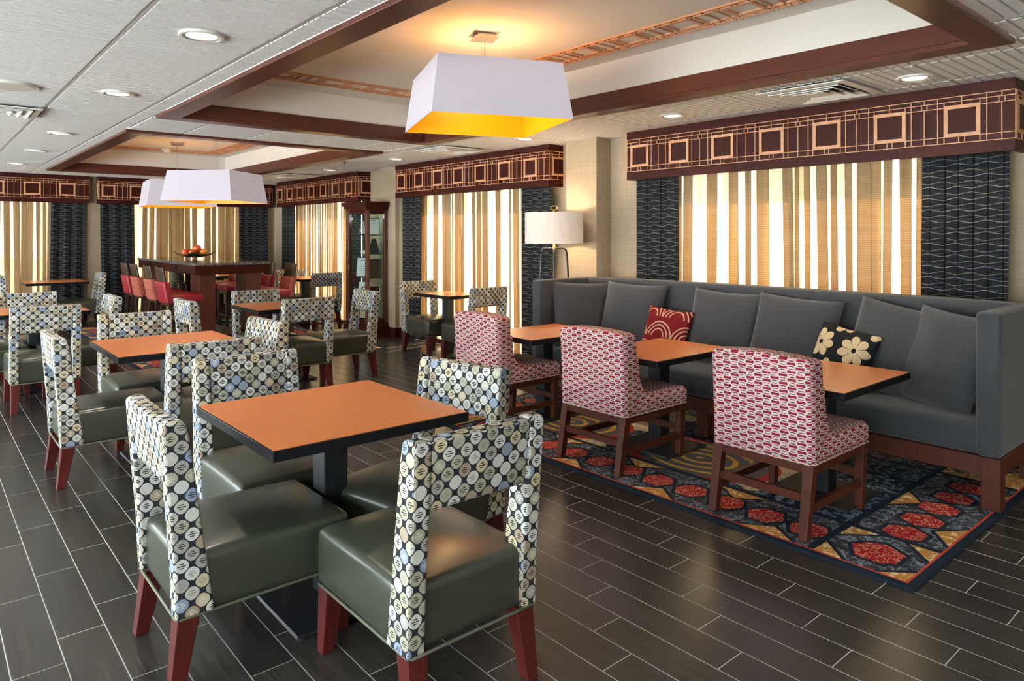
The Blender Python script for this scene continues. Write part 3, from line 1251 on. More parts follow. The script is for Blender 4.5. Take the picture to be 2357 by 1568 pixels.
vent(-6.53, 4.66, 'square white air vent above the small window table')
vent(-10.99, 4.76, 'square white air vent near the far back corner')
vent(-6.72, .46, 'square white air vent at the left edge of the ceiling')

t = thing('ceiling_speaker', 'round off-white ceiling speaker at the left edge', 'speaker', (-5.62, .47, CEIL - .002))
B().lathe([(.150, -.010), (.165, -.012), (.172, .0), (.172, .004)], 40, cap=True).obj('rim', M['white_paint'], t)
B().lathe([(.002, -.016), (.148, -.013), (.148, -.006)], 40).obj('grille', M['grille'], t)

t = thing('smoke_detector', 'cream smoke detector on the far coffer ceiling', 'smoke alarm', (-11.60, 2.96, CZ))
B().lathe([(.075, 0), (.085, -.02), (.085, -.04), (.05, -.042)], 28).obj('base', M['grille'], t, smooth=True)
B().lathe([(.048, -.042), (.050, -.062), (.036, -.075), (.004, -.076)], 24).obj('sensor_cap', M['grille'], t, smooth=True)

t = thing('fire_sprinkler', 'small pendant sprinkler head near the far coffer corner', 'sprinkler', (-8.57, 4.376, CEIL))
B().lathe([(.035, 0), (.035, -.005), (.012, -.008), (.010, -.03)], 18).obj('escutcheon', M['brass'], t, smooth=True)
B().tube([(-.012, 0, -.03), (-.016, 0, -.042), (0, 0, -.056), (.016, 0, -.042), (.012, 0, -.03)], .003, 6).obj('yoke', M['brass'], t)
B().lathe([(.003, -.056), (.018, -.057), (.018, -.060), (.003, -.061)], 14).obj('deflector', M['brass'], t)


def pendant(cx, cy, zb, zt, sb, st, th, label, power):
    t = thing('pendant_lamp', label, 'pendant lamp', (cx, cy, zb), R(th), 'square tapered pendant lamps')
    h = zt - zb
    ths = .006
    def ring(name, inset, mat):
        b = B()
        a0, a1 = sb / 2 - inset, st / 2 - inset
        c0 = [(-a0, -a0), (a0, -a0), (a0, a0), (-a0, a0)]
        c1 = [(-a1, -a1), (a1, -a1), (a1, a1), (-a1, a1)]
        k_ = ths * .5
        for k in range(4):
            k2 = (k + 1) % 4
            q = lambda c, z, f_: (c[0] * f_, c[1] * f_, z)
            f_ = 1 - k_ / a0
            b.hexa([q(c0[k], 0, f_), q(c0[k2], 0, f_), q(c0[k2], 0, 1), q(c0[k], 0, 1)][::-1], [q(c1[k], h, f_), q(c1[k2], h, f_), q(c1[k2], h, 1), q(c1[k], h, 1)][::-1])
        return b.obj(name, mat, t)
    ring('shade', 0.0, M['shade_white'])
    ring('gold_lining', .0045, M['gold'])
    zc = CZ - zb
    b = B().box(-.06, .06, -.06, .06, zc - .030, zc - .004).box(-.085, .085, -.085, .085, zc - .004, zc)
    b.box(-.08, .08, -.08, .08, zc - .033, zc - .030)
    cn = b.obj('ceiling_canopy', M['steel'], t)
    B().tube([(0.012, 0, zc - .03), (0.012, 0, h * .55)], .0022, 6).obj('power_cord', M['steel'], t)
    for sg in (-1, 1):
        B().tube([(-.012, sg * .01, zc - .03), (-.02, sg * .02, h - .02)], .0011, 5).obj('suspension_wire', M['steel'], t)
    b = B()
    a = st / 2 - .012
    b.tube([(-a, 0, h - .02), (a, 0, h - .02)], .004, 6).tube([(0, -a, h - .02), (0, a, h - .02)], .004, 6)
    b.obj('spider_frame', M['steel'], t)
    B().lathe([(.012, .0), (.035, .03), (.040, .06), (.02, .10), (.014, .13)], 16, (0, 0, h * .35)).obj('bulb', M['glow'], t, smooth=True)
    add_light('pendant_bulb', 'POINT', (cx, cy, zb + h * .62), power * .27, (1, .62, .26), .07)
    return t
pendant(-3.66, 2.885, 2.175, 2.535, .90, .80, -22, 'big white pendant lamp with gold lining at the top centre', 30)
pendant(-9.0, 2.86, 1.86, 2.225, .90, .79, 42, 'white pendant lamp nearer of the two above the tall table', 16)
pendant(-10.83, 2.90, 1.86, 2.225, .90, .79, -6, 'white pendant lamp half hidden behind the other over the tall table', 16)


# ------------------------------------------------------------------ green vinyl chairs
def make_dining_chair():
    t = thing('dining_chair', 'x', 'chair', group='patterned dining chairs with green seats')
    hw = .245
    def crown(x, y, z, u, v, w):
        if w > .2:
            z += .034 * (1 - u * u) * (1 - v * v) * (w - .2) / .8
        # sides bulge a little
        k = 1 - abs(w) ** 2
        return (x * (1 + .010 * k), y, z)
    st = B().rbox(-hw + .003, hw - .003, -.288, .30, .232, .428, (.026, .026, .026), 3, 5, crown).obj('seat', M['vinyl'], t, smooth=True)
    b = B()
    loop = [(-hw + .006, .296), (-hw + .006, -.300), (hw - .006, -.300), (hw - .006, .296)]
    loop3 = []
    for k in range(4):
        p, q = Vector(loop[k]), Vector(loop[(k + 1) % 4])
        for i in range(6):
            r_ = p.lerp(q, .02 + .96 * i / 5)
            loop3.append((r_.x, r_.y, .234))
    B().tube(loop3, .0055, 8, closed=True).obj('piping', M['welt'], st, smooth=True)
    # back posts: wedge in side view
    prof = [(-.304, .236), (-.186, .236), (-.212, .43), (-.262, .80), (-.274, .853), (-.290, .866), (-.330, .866), (-.345, .856), (-.334, .70), (-.312, .43)]
    for sg in (-1, 1):
        x0, x1 = (hw - .058, hw + .004) if sg > 0 else (-hw - .004, -hw + .058)
        B().prism(prof, x0, x1).obj('back_post', M['circles'], t, bevel=.008)
    def lean(x, y, z, u, v, w):
        return (x, y - (z - .645) * .14, z)
    B().rbox(-hw + .052, hw - .052, -.322 + .005, -.252, .645, .862, (.014, .014, .014), 2, 2, lean).obj('back_panel', M['circles'], t, smooth=True)
    for sx in (-1, 1):
        for fy in (-1, 1):
            cx, cy = sx * (hw - .040), (-.262 if fy < 0 else .255)
            tx, ty = sx * (hw - .024), (-.300 if fy < 0 else .270)
            a, c = .035, .022
            B().hexa([(tx - c, ty - c, 0), (tx + c, ty - c, 0), (tx + c, ty + c, 0), (tx - c, ty + c, 0)],
                     [(cx - a, cy - a, .238), (cx + a, cy - a, .238), (cx + a, cy + a, .238), (cx - a, cy + a, .238)]).obj('leg', M['legwood'], t, bevel=.003)
    return t


ROT = {'-Y': 0, '+X': 90, '+Y': 180, '-X': -90}      # side of the table on which the chair stands
CH = [
    (-2.60, .93, '-Y', 0, 'patterned chair nearest at lower left, its back turned to the left'),
    (-2.01, 1.315, '+X', 0, 'patterned chair nearest at lower centre, its open back towards the camera'),
    (-3.17, 1.25, '-X', 0, 'patterned chair behind the front orange table, facing the camera'),
    (-2.54, 1.63, '+Y', 12, 'patterned chair on the far side of the front table, beside the red chairs'),
    (-4.94, .94, '-Y', 0, 'patterned chair at left side of the second table, red legs on bare tile'),
    (-5.59, 1.28, '-X', 0, 'patterned chair behind the second table, in front of the tall stools'),
    (-4.36, 1.285, '+X', 0, 'patterned chair backing onto the chair behind the front table'),
    (-4.80, 1.57, '+Y', 4, 'patterned chair on the window side of the second table, seen side on'),
    (-7.235, .84, '+X', 0, 'patterned chair with open back nearest of the table at far left'),
    (-8.35, .89, '-X', 0, 'patterned chair behind the pale table at the left picture edge'),
    (-7.72, 1.17, '+Y', 0, 'patterned chair back just left of the wine-red stools'),
    (-7.95, .52, '-Y', 0, 'patterned chair cut off by the left picture edge'),
    (-6.52, 2.81, '+X', 0, 'patterned chair with its back to the camera at the table before the tall table'),
    (-7.18, 2.79, '-X', 0, 'patterned chair between the tall table and its small orange neighbour table'),
    (-6.78, 2.19, '-Y', 0, 'patterned chair back in front of the tall table leg'),
    (-6.73, 3.38, '+Y', -3, 'patterned chair standing in front of the display cabinet'),
    (-7.31, 4.93, '-X', 0, 'patterned chair left of the small window table by the golden sheer'),
    (-6.47, 4.93, '+X', 0, 'patterned chair right of the small window table, behind the red chairs'),
    (-10.56, 4.94, '+X', 0, 'patterned chair with open back before the far golden sheer curtain'),
    (-11.36, 4.94, '-X', 0, 'patterned chair back peeping over the corner table'),
    (-12.72, 1.96, '+Y', 0, 'patterned chair in shade against the dark drapes at left'),
    (-12.62, 1.28, '-Y', 0, 'patterned chair at the far left picture edge by the bright sheer'),
    (-12.72, 3.70, '-Y', 0, 'patterned chair glimpsed under the tall table by the left window'),
    (-12.72, 4.50, '+Y', 0, 'patterned chair glimpsed under the tall table near the corner drape'),
]
dc = make_dining_chair()
for i, (x, y, side, extra, lb) in enumerate(CH):
    rz = R(ROT[side] + extra)
    if i == 0:
        dc['label'] = lb
        KIDS[dc.name] = [(c, list(c.children)) for c in dc.children]
        first_chair = (dc, (x, y, 0), rz)
    else:
        dup(dc, lb, (x, y, 0), rz)
dc.location, dc.rotation_euler = first_chair[1], (0, 0, first_chair[2])


# ------------------------------------------------------------------ tables
def make_table(w, d, h, bw, bd, label, cx, cy, z0=0.0, group='square pedestal tables'):
    t = thing('pedestal_table', label, 'table', (cx, cy, z0), 0, group)
    B().box(-w / 2 + .006, w / 2 - .006, -d / 2 + .006, d / 2 - .006, h - .006, h).obj('tabletop', M['laminate'], t)
    b = B().box(-w / 2, w / 2, -d / 2, d / 2, h - .040, h - .0015)
    b.obj('table_edge', M['blackedge'], t, bevel=.004)
    B().box(-.052, .052, -.052, .052, .012, h - .05).obj('pedestal_column', M['black'], t, bevel=.006)
    B().box(-.09, .09, -.09, .09, h - .05, h - .04).obj('mounting_plate', M['black'], t)
    B().hexa([(-bw / 2, -bd / 2, .006), (bw / 2, -bd / 2, .006), (bw / 2, bd / 2, .006), (-bw / 2, bd / 2, .006)],
             [(-bw / 2 + .004, -bd / 2 + .004, .016), (bw / 2 - .004, -bd / 2 + .004, .016), (bw / 2 - .004, bd / 2 - .004, .016), (-bw / 2 + .004, bd / 2 - .004, .016)]).obj('base_plate', M['black'], t)
    for sx in (-1, 1):
        for sy in (-1, 1):
            B().lathe([(.014, 0), (.014, .006)], 12, (sx * (bw / 2 - .02), sy * (bd / 2 - .02), 0)).obj('glide', M['chrome'], t)
    return t
TB = [(-2.645, 1.29, .81, .80, 'orange topped square table nearest the camera'),
      (-4.965, 1.29, .84, .79, 'orange topped square table second from the camera, shining pale'),
      (-7.97, .87, .80, .80, 'orange topped square table at the left picture edge'),
      (-6.89, 2.85, .77, .80, 'small orange topped table in front of the tall table'),
      (-6.96, 4.93, .74, .50, 'small table by the window beside the display cabinet'),
      (-11.02, 4.94, .74, .50, 'small table in the back corner behind the tall table'),
      (-12.70, 1.64, .80, .80, 'small table against the dark drapes at far left'),
      (-12.70, 4.10, .74, .60, 'small table hidden behind the tall table by the left window')]
for x, y, w, d, lb in TB:
    make_table(w, d, .745, .50, .50, lb, x, y)
RUGH = .012
for x, lb in ((-1.85, 'low table nearest the sofa arm at right, its top shining white'), (-2.985, 'low table in the middle before the grey sofa'), (-4.13, 'low table at the left end of the sofa')):
    make_table(.61, .83, .663, .46, .44, lb, x, 3.875, RUGH, 'tables in front of the sofa')


# ------------------------------------------------------------------ red chairs
def make_red_chair():
    t = thing('upholstered_chair', 'x', 'chair', group='red chain-pattern chairs')
    hw = .275
    # local: facing +y, rear face at y=-.31
    def back(x, y, z, u, v, w):
        k = (z - .345) / .51
        top = .018 * u * u if w > .5 else 0
        return (x, y - .02 * k * k, z - top * max(0, w - .5) * 2)
    B().rbox(-hw, hw, -.31, -.175, .345, .858, (.03, .03, .03), 3, 5, back).obj('backrest', M['chain'], t, smooth=True)
    def seat(x, y, z, u, v, w):
        if w > 0: z += .018 * (1 - u * u) * w * (1 - max(0, v) ** 4)
        return (x, y, z)
    B().rbox(-hw + .001, hw - .001, -.20, .325, .345, .452, (.03, .03, .03), 3, 5, seat).obj('seat', M['chain'], t, smooth=True)
    # concave fillet between back and seat on both sides
    prof = [(-.19, .44), (-.06, .45), (-.105, .47), (-.145, .51), (-.168, .58), (-.18, .70), (-.19, .70)]
    B().prism(prof, -hw + .004, hw - .004).obj('seat_fillet', M['chain'], t, bevel=.004)
    b = B()
    lp = []
    for p, q in (((-hw, -.31), (hw, -.31)), ((hw, -.31), (hw, .325)), ((hw, .325), (-hw, .325)), ((-hw, .325), (-hw, -.31))):
        for i in range(6):
            k = .03 + .94 * i / 5
            lp.append(((p[0] + (q[0] - p[0]) * k) * .985, (p[1] + (q[1] - p[1]) * k) * .985, .350))
    b.tube(lp, .007, 8, closed=True).obj('piping', M['chain'], t, smooth=True)
    # wooden frame
    zt = .347
    for name, d in (('apron', (-hw + .03, hw - .03, -.300, -.275, zt - .045, zt)), ('apron', (-hw + .03, hw - .03, .285, .310, zt - .045, zt)),
                    ('apron', (-hw + .008, -hw + .033, -.275, .285, zt - .045, zt)), ('apron', (hw - .033, hw - .008, -.275, .285, zt - .045, zt))):
        bx(name, M['walnut'], d, t)
    def leg(sx, y0, yf, a0, a1):
        x = sx * (hw - .030)
        B().hexa([(x - a1, yf - a1, 0), (x + a1, yf - a1, 0), (x + a1, yf + a1, 0), (x - a1, yf + a1, 0)],
                 [(x - a0, y0 - a0, zt), (x + a0, y0 - a0, zt), (x + a0, y0 + a0, zt), (x - a0, y0 + a0, zt)]).obj('leg', M['walnut'], t, bevel=.002)
    for sx in (-1, 1):
        leg(sx, -.272, -.335, .026, .021)
        leg(sx, .280, .262, .025, .019)
    bx('stretcher', M['walnut'], (-hw + .03, hw - .03, -.312, -.290, .165, .205), t)
    bx('stretcher', M['walnut'], (-hw + .03, hw - .03, .262, .284, .165, .205), t)
    for sx in (-1, 1):
        x = sx * (hw - .030)
        bx('stretcher', M['walnut'], (x - .011, x + .011, -.29, .262, .115, .155), t)
    return t
rc = make_red_chair()
RC = [(-1.86, 'red and white patterned chair nearest the camera, at right'), (-3.005, 'red and white patterned chair in the middle of the three'), (-4.185, 'red and white patterned chair farthest left, by the window table')]
for i, (x, lb) in enumerate(RC):
    y = 3.53
    if i == 0:
        rc['label'] = lb
        KIDS[rc.name] = [(c, list(c.children)) for c in rc.children]
    else:
        dup(rc, lb, (x, y, RUGH), 0)
rc.location = (RC[0][0], 3.53, RUGH)


# ------------------------------------------------------------------ rugs
def rug(name, x1, y0, W, D, label):
    o = B().box(-W, 0, 0, D, 0, RUGH).obj(name, rug_mat(name + '_weave', W, D))
    o.location = (x1, y0, 0)
    return tag(o, label, 'rug')
rug('floral_rug', -1.10, 3.085, 3.65, 2.10, 'navy, red and ochre floral rug under the sofa and red chairs')
rug('second_rug', -7.85, 1.84, 4.9, 2.75, 'small visible corner of a floral rug near the tall table')


# ------------------------------------------------------------------ sofa and pillows
SX0, SX1, SY0, SY1 = -4.72, -1.11, 4.27, 5.06
t = thing('banquette_sofa', 'long grey wool banquette sofa with wooden base below the big window', 'sofa', ((SX0 + SX1) / 2, SY0, 0))
hw = (SX1 - SX0) / 2
D = SY1 - SY0
def puff(x, y, z, u, v, w):
    if w > 0: z += .014 * (1 - u ** 4) * (1 - v ** 4) * w
    return (x, y, z)
B().rbox(-hw + .085, hw - .085, .012, D - .14, .285, .455, (.035, .035, .035), 3, 8, puff).obj('seat', M['wool'], t, smooth=True)
def bk(x, y, z, u, v, w):
    return (x, y, z + (.010 * (1 - u ** 4) if w > .5 else 0))
B().rbox(-hw + .012, hw - .012, D - .17, D + .006, .287, 1.047, (.04, .04, .04), 3, 8, bk).obj('backrest', M['wool'], t, smooth=True)
for sg in (-1, 1):
    x0, x1 = (hw - .115, hw) if sg > 0 else (-hw, -hw + .115)
    B().rbox(x0, x1, 0, D, .285, 1.045, (.022, .022, .022), 3, 4).obj('arm', M['wool'], t, smooth=True)
bx('base_rail', M['walnut'], (-hw + .08, hw - .08, .006, .045, .185, .284), t, .003)
bx('base_rail', M['walnut'], (-hw + .08, hw - .08, D - .045, D - .006, .185, .284), t, .003)
for sg in (-1, 1):
    x0, x1 = (hw - .045, hw - .004) if sg > 0 else (-hw + .004, -hw + .045)
    bx('base_rail', M['walnut'], (x0, x1, .09, D - .09, .185, .284), t, .003)
for x in (-hw + .045, 0.0, hw - .045):
    for y in (.045, D - .045):
        zb = RUGH if True else 0
        bx('leg', M['walnut'], (x - .045, x + .045, y - .043, y + .043, RUGH, .284 if x else .186), t, .003)


def pillow(name, w, h, th, mat, label, loc, rx, ry, rz, cat='pillow', group=None, seed=0):
    rr = random.Random(seed)
    b = B()
    n = 16
    idx = {}
    wob = [rr.uniform(-1, 1) for _ in range(6)]
    for side in (-1, 1):
        for i in range(n + 1):
            for j in range(n + 1):
                u, v = 2 * i / n - 1, 2 * j / n - 1
                edge = i in (0, n) or j in (0, n)
                k = max(0, (1 - u * u) * (1 - v * v))
                d = th / 2 * k ** .42
                d *= 1 + .10 * math.sin(2.2 * u + wob[0] * 3) * wob[1] + .10 * math.sin(2.6 * v + wob[2] * 3) * wob[3]
                d += .010 * k * math.sin(5 * (u + wob[4]) + 3 * v)
                x = w / 2 * u * (1 - .055 * (1 - v * v))
                z = h / 2 * v * (1 - .055 * (1 - u * u))
                d = max(d, .009)
                idx[(side, i, j)] = len(b.v)
                b.v.append((x, side * d, z))
    g = lambda s_, i, j: idx[(s_, i, j)]
    for e in range(n):
        for (i0, j0), (i1, j1) in (((e, 0), (e + 1, 0)), ((e + 1, n), (e, n)), ((0, e + 1), (0, e)), ((n, e), (n, e + 1))):
            b.f.append((g(-1, i0, j0), g(1, i0, j0), g(1, i1, j1), g(-1, i1, j1)))
    for i in range(n):
        for j in range(n):
            b.f.append((g(-1, i, j), g(-1, i + 1, j), g(-1, i + 1, j + 1), g(-1, i, j + 1)))
            b.f.append((g(1, i, j), g(1, i, j + 1), g(1, i + 1, j + 1), g(1, i + 1, j)))
    o = b.obj(name, mat, None, smooth=True)
    o.location = loc
    o.rotation_euler = (R(rx), R(ry), R(rz))
    return tag(o, label, cat, group)
G = 'grey wool back pillows on the sofa'
PS = .59
pillow('back_pillow', .56, PS, .20, M['wool'], 'grey pillow in the left corner of the sofa, against the arm', (-4.42, 4.63, .735), -17, 2, 62, group=G, seed=1)
pillow('back_pillow', .62, PS, .21, M['wool'], 'grey pillow just left of the red scroll pillow', (-3.95, 4.74, .745), -17, 1, 4, group=G, seed=2)
pillow('back_pillow', .60, PS, .20, M['wool'], 'grey pillow just right of the red scroll pillow', (-3.05, 4.74, .735), -18, 2, 2, group=G, seed=3)
pillow('back_pillow', .62, PS, .21, M['wool'], 'grey pillow just left of the black floral pillow', (-2.48, 4.73, .73), -19, 3, 0, group=G, seed=4)
pillow('back_pillow', .60, PS, .20, M['wool'], 'grey pillow just right of the black floral pillow', (-1.78, 4.70, .725), -20, 9, -4, group=G, seed=5)
pillow('back_pillow', .50, PS, .19, M['wool'], 'grey pillow against the right arm of the sofa', (-1.475, 4.60, .72), -20, 5, -22, group=G, seed=6)
pillow('throw_pillow', .42, .40, .14, M['redpillow'], 'dark red pillow with cream scroll lines on the sofa', (-3.48, 4.60, .665), -20, 4, 0, seed=7)
pillow('throw_pillow', .40, .40, .14, M['floral'], 'black pillow with cream flowers on the sofa', (-2.05, 4.54, .66), -22, 9, -8, seed=8)


# ------------------------------------------------------------------ floor lamp
t = thing('floor_lamp', 'white drum floor lamp on dark bent legs behind the sofa', 'floor lamp', (-5.04, 4.86, 0))
b = B()
r_ = .29
b.lathe([(r_, 1.368), (r_, 1.675), (r_ - .006, 1.675), (r_ - .006, 1.368), (r_, 1.368)], 48, cap=False).obj('shade', M['shade_drum'], t, smooth=False)
for k in range(3):
    a = R(-44 + 120 * k)
    c_, s_ = math.cos(a), math.sin(a)
    rr_ = [(0, 1.318), (.10, 1.318), (.125, 1.312), (.142, 1.296), (.150, 1.27), (.235, .0)]
    B().tube([(c_ * q, s_ * q, z) for q, z in rr_], .0095, 10).obj('leg', M['gunmetal'], t, smooth=True)
B().lathe([(.012, 1.30), (.020, 1.305), (.020, 1.335), (.013, 1.34), (.013, 1.40), (.006, 1.405), (.006, 1.69), (.010, 1.695), (.004, 1.70)], 18).obj('stem', M['brass'], t, smooth=True)
B().tube([(-.045, 0, 1.712), (-.045, 0, 1.735), (-.035, 0, 1.742), (.035, 0, 1.742), (.045, 0, 1.735), (.045, 0, 1.712), (.035, 0, 1.705), (-.035, 0, 1.705)], .004, 6, closed=True).obj('finial', M['brass'], t)
b = B()
for k in range(3):
    a = R(120 * k)
    b.tube([(0, 0, 1.665), (math.cos(a) * (r_ - .008), math.sin(a) * (r_ - .008), 1.665)], .003, 6)
b.obj('shade_spider', M['brass'], t)
B().lathe([(.014, 1.41), (.032, 1.45), (.034, 1.49), (.01, 1.53)], 16).obj('bulb', M['glow'], t, smooth=True)
add_light('floor_lamp_bulb', 'POINT', (-5.04, 4.86, 1.52), 8, (1, .66, .34), .05)


# ------------------------------------------------------------------ tall communal table
TX0, TX1, TY0, TY1 = -12.75, -9.66, 2.80, 3.80
t = thing('communal_table', 'tall dark wood communal table with speckled granite top', 'table', (0, 0, 0))
B().box(TX0, TX1, TY0, TY1, 1.045, 1.08).obj('granite_top', M['granite'], t, bevel=.003)
az0, az1 = .925, 1.045
for d in ((TX0 + .02, TX1 - .02, TY0 + .015, TY0 + .045, az0, az1), (TX0 + .02, TX1 - .02, TY1 - .045, TY1 - .015, az0, az1),
          (TX0 + .02, TX0 + .05, TY0 + .045, TY1 - .045, az0, az1), (TX1 - .05, TX1 - .02, TY0 + .045, TY1 - .045, az0, az1)):
    bx('apron', M['mahogany'], d, t)
for x in (TX0 + .09, TX1 - .17):
    for y in (TY0 + .09, TY1 - .29):
        bx('leg', M['mahogany_up'], (x, x + .08, y, y + .20, .0, 1.03), t, .003)
for x0_, x1_ in ((TX0 + .17, TX0 + .75), (TX1 - .75, TX1 - .17)):
    for y_ in (TY0 + .16, TY1 - .21):
        bx('leg_panel', M['mahogany_up'], (x0_, x1_, y_, y_ + .05, .012, 1.03), t)
bx('foot_plinth', M['mahogany'], (TX0 + .09, TX1 - .09, TY0 + .30, TY1 - .30, .012, .10), t)
bx('foot_plate', M['steel'], (TX0 + .10, TX1 - .10, TY0 + .31, TY1 - .31, .10, .106), t)
bx('hook', M['steel'], (TX1 - .70, TX1 - .68, TY0 + .145, TY0 + .16, .76, .83), t)
for x in (-10.6, -12.0):
    b_ = bx('power_outlet', M['black'], (x - .06, x + .06, TY0 + .004, TY0 + .016, .945, 1.03), t)
    bx('socket_cover', M['gunmetal'], (x - .045, x + .045, TY0 - .001, TY0 + .004, .975, 1.015), b_)


def make_stool(fabric, label):
    t = thing('bar_stool', label, 'stool', group='red tall stools at the communal table')
    hw = .215
    def seat(x, y, z, u, v, w):
        if w > 0: z += .035 * (1 - u * u) * (1 - v * v) * w
        return (x, y, z)
    B().rbox(-hw, hw, -.17, .24, .575, .665, (.022, .022, .022), 3, 4, seat).obj('seat', M['redvinyl'], t, smooth=True)
    def back(x, y, z, u, v, w):
        k = (z - .56)
        return (x * (1 - .10 * k / .5), y - .20 * k * .9 - .030 * (1 - u * u), z)
    B().rbox(-hw, hw, -.205, -.125, .560, .845, (.02, .02, .02), 3, 5, back).obj('back_cushion', fabric, t, smooth=True)
    B().rbox(-hw + .012, hw - .012, -.182, -.158, .835, 1.03, (.008, .008, .008), 2, 6, back).obj('back_plate', M['darkwood'], t, smooth=True)
    bx('seat_frame', M['darkwood'], (-hw + .015, hw - .015, -.18, .225, .525, .577), t)
    for sx in (-1, 1):
        for yy in (-.165, .205):
            a = .022
            x = sx * (hw - .038)
            yb = yy - .03 if yy < 0 else yy
            B().hexa([(x - a * .8, yb - a * .8, 0), (x + a * .8, yb - a * .8, 0), (x + a * .8, yb + a * .8, 0), (x - a * .8, yb + a * .8, 0)],
                     [(x - a, yy - a, .53), (x + a, yy - a, .53), (x + a, yy + a, .53), (x - a, yy + a, .53)]).obj('leg', M['darkwood'], t)
        bx('stretcher', M['darkwood'], (sx * (hw - .038) - .01, sx * (hw - .038) + .01, -.17, .20, .20, .235), t)
    bx('footrest', M['darkwood'], (-hw + .04, hw - .04, .195, .215, .17, .205), t)
    return t
ST = [(-9.96, 2.70, 0, 'redvinyl', 'plain wine-red stool nearest the end of the tall table'),
      (-10.60, 2.70, 0, 'redleaf', 'leaf-patterned stool second from the near end, left of the tall table'),
      (-11.38, 2.70, 0, 'redleaf', 'leaf-patterned stool third from the near end, left of the tall table'),
      (-12.00, 2.70, 0, 'redvinyl', 'plain wine-red stool farthest along the left of the tall table'),
      (-9.98, 3.99, 180, 'redleaf', 'orange-red leaf stool with dark back at the right end of the tall table'),
      (-10.62, 3.93, 180, 'redvinyl', 'red stool with shiny dark seat seen beneath the tall table'),
      (-11.38, 3.93, 180, 'redleaf', 'leaf-patterned stool seen between the legs of the tall table'),
      (-12.02, 3.93, 180, 'redvinyl', 'red stool farthest back beyond the tall table')]
for x, y, rz, fb_, lb in ST:
    s_ = make_stool(M[fb_], lb)
    s_.location = (x, y, 0)
    s_.rotation_euler = (0, 0, R(rz))

# fruit bowl
FX, FY = -11.5, 3.34
t = thing('fruit_bowl', 'square dark curved fruit bowl on wire feet on the granite', 'bowl', (FX, FY, 1.08), R(20))
b = B()
n = 10
for side in (0, 1):
    for i in range(n + 1):
        for j in range(n + 1):
            u, v = 2 * i / n - 1, 2 * j / n - 1
            z = .030 + .055 * (u * u * .8 + v * v * .5) + .02 * u * u * v * v - side * .005
            b.v.append((u * .23 * (1 - .05 * v * v), v * .23 * (1 - .05 * u * u), z))
N1 = (n + 1) ** 2
for i in range(n):
    for j in range(n):
        q = (i * (n + 1) + j, (i + 1) * (n + 1) + j, (i + 1) * (n + 1) + j + 1, i * (n + 1) + j + 1)
        b.f.append(q)
        b.f.append(tuple(k + N1 for k in q[::-1]))
for e in range(n):
    for a_, c_ in (((e) * (n + 1), (e + 1) * (n + 1)), (e * (n + 1) + n, (e + 1) * (n + 1) + n), (e, e + 1), (n * (n + 1) + e, n * (n + 1) + e + 1)):
        b.f.append((a_, c_, c_ + N1, a_ + N1))
M['bowl'] = Mat('dark_bronze_bowl', (.05, .038, .022), .35, .5, .4).m
b.obj('dish', M['bowl'], t, smooth=True)
for sx in (-1, 1):
    B().tube([(sx * .09, -.08, .0), (sx * .085, -.07, .030), (sx * .085, .07, .030), (sx * .09, .08, .0)], .004, 6).obj('wire_foot', M['black'], t)
def fruit(name, mat, label, dx, dy, z, r, sq=.92):
    r *= 1.32
    z = z + .012
    o = B().lathe([(r * .04, -r * sq * .86)] + [(r * math.sin(R(a)), -r * sq * math.cos(R(a))) for a in range(18, 165, 14)] + [(r * .12, r * sq * .86), (r * .02, r * sq * .78)], 18).obj(name + '_flesh', mat, None, smooth=True)
    t_ = thing(name, label, 'fruit', (FX + dx, FY + dy, 1.08 + z), 0, 'fruit in the bowl')
    o.name = 'skin'
    o.parent = t_
    B().tube([(0, 0, r * sq * .76), (.003, .001, r * sq * 1.12)], .0022, 5).obj('stem', M['darkwood'], t_)
    return t_
fruit('apple', M['apple'], 'pinkish red apple at the left side of the bowl', -.06, -.13, .093, .042)
fruit('apple', M['apple'], 'deep red apple on top of the fruit heap', .03, .02, .150, .044)
fruit('apple', M['apple'], 'red apple low in the middle of the bowl', .05, -.055, .085, .042)
fruit('orange', M['orange'], 'orange at the right side of the bowl', .045, .105, .098, .042)
fruit('pear', M['pear'], 'yellow-green fruit behind the red apples', -.055, .035, .090, .044)
fruit('apple', M['apple'], 'red-orange apple behind the left apple', -.105, -.04, .092, .041)


# ------------------------------------------------------------------ display cabinet
CX0, CX1, CY0, CY1 = -9.42, -8.835, 4.86, 5.195
t = thing('display_cabinet', 'tall mahogany display cabinet with glass sides beside the window', 'cabinet', (0, 0, 0))
def ring_box(name, g, z0, z1, mat=None):
    return bx(name, mat or M['mahogany'], (CX0 - g, CX1 + g, CY0 - g, CY1, z0, z1), t, .004)
ring_box('plinth', .05, 0, .10); ring_box('plinth', .035, .10, .155); ring_box('base_board', .012, .155, .20)
ring_box('crown', .015, 1.80, 1.835); ring_box('crown', .035, 1.835, 1.87); ring_box('crown', .055, 1.87, 1.925)
pw = .05
for x0 in (CX0, CX1 - pw):
    for y0 in (CY0, CY1 - pw):
        bx('corner_post', M['mahogany_up'], (x0, x0 + pw, y0, y0 + pw, .20, 1.80), t, .003)
for z0 in (.20, 1.755):
    bx('rail', M['mahogany'], (CX0 + pw, CX1 - pw, CY0 + .008, CY0 + pw - .008, z0, z0 + .045), t)
    for x0 in (CX0 + .008, CX1 - pw + .008):
        bx('rail', M['mahogany'], (x0, x0 + pw - .016, CY0 + pw, CY1 - pw, z0, z0 + .045), t)
bx('back_pane', M['cabglass'], (CX0 + pw, CX1 - pw, CY1 - .012, CY1 - .008, .245, 1.755), t)
for z0 in (.20, 1.755):
    bx('rail', M['mahogany'], (CX0 + pw, CX1 - pw, CY1 - pw + .008, CY1 - .008, z0, z0 + .045), t)
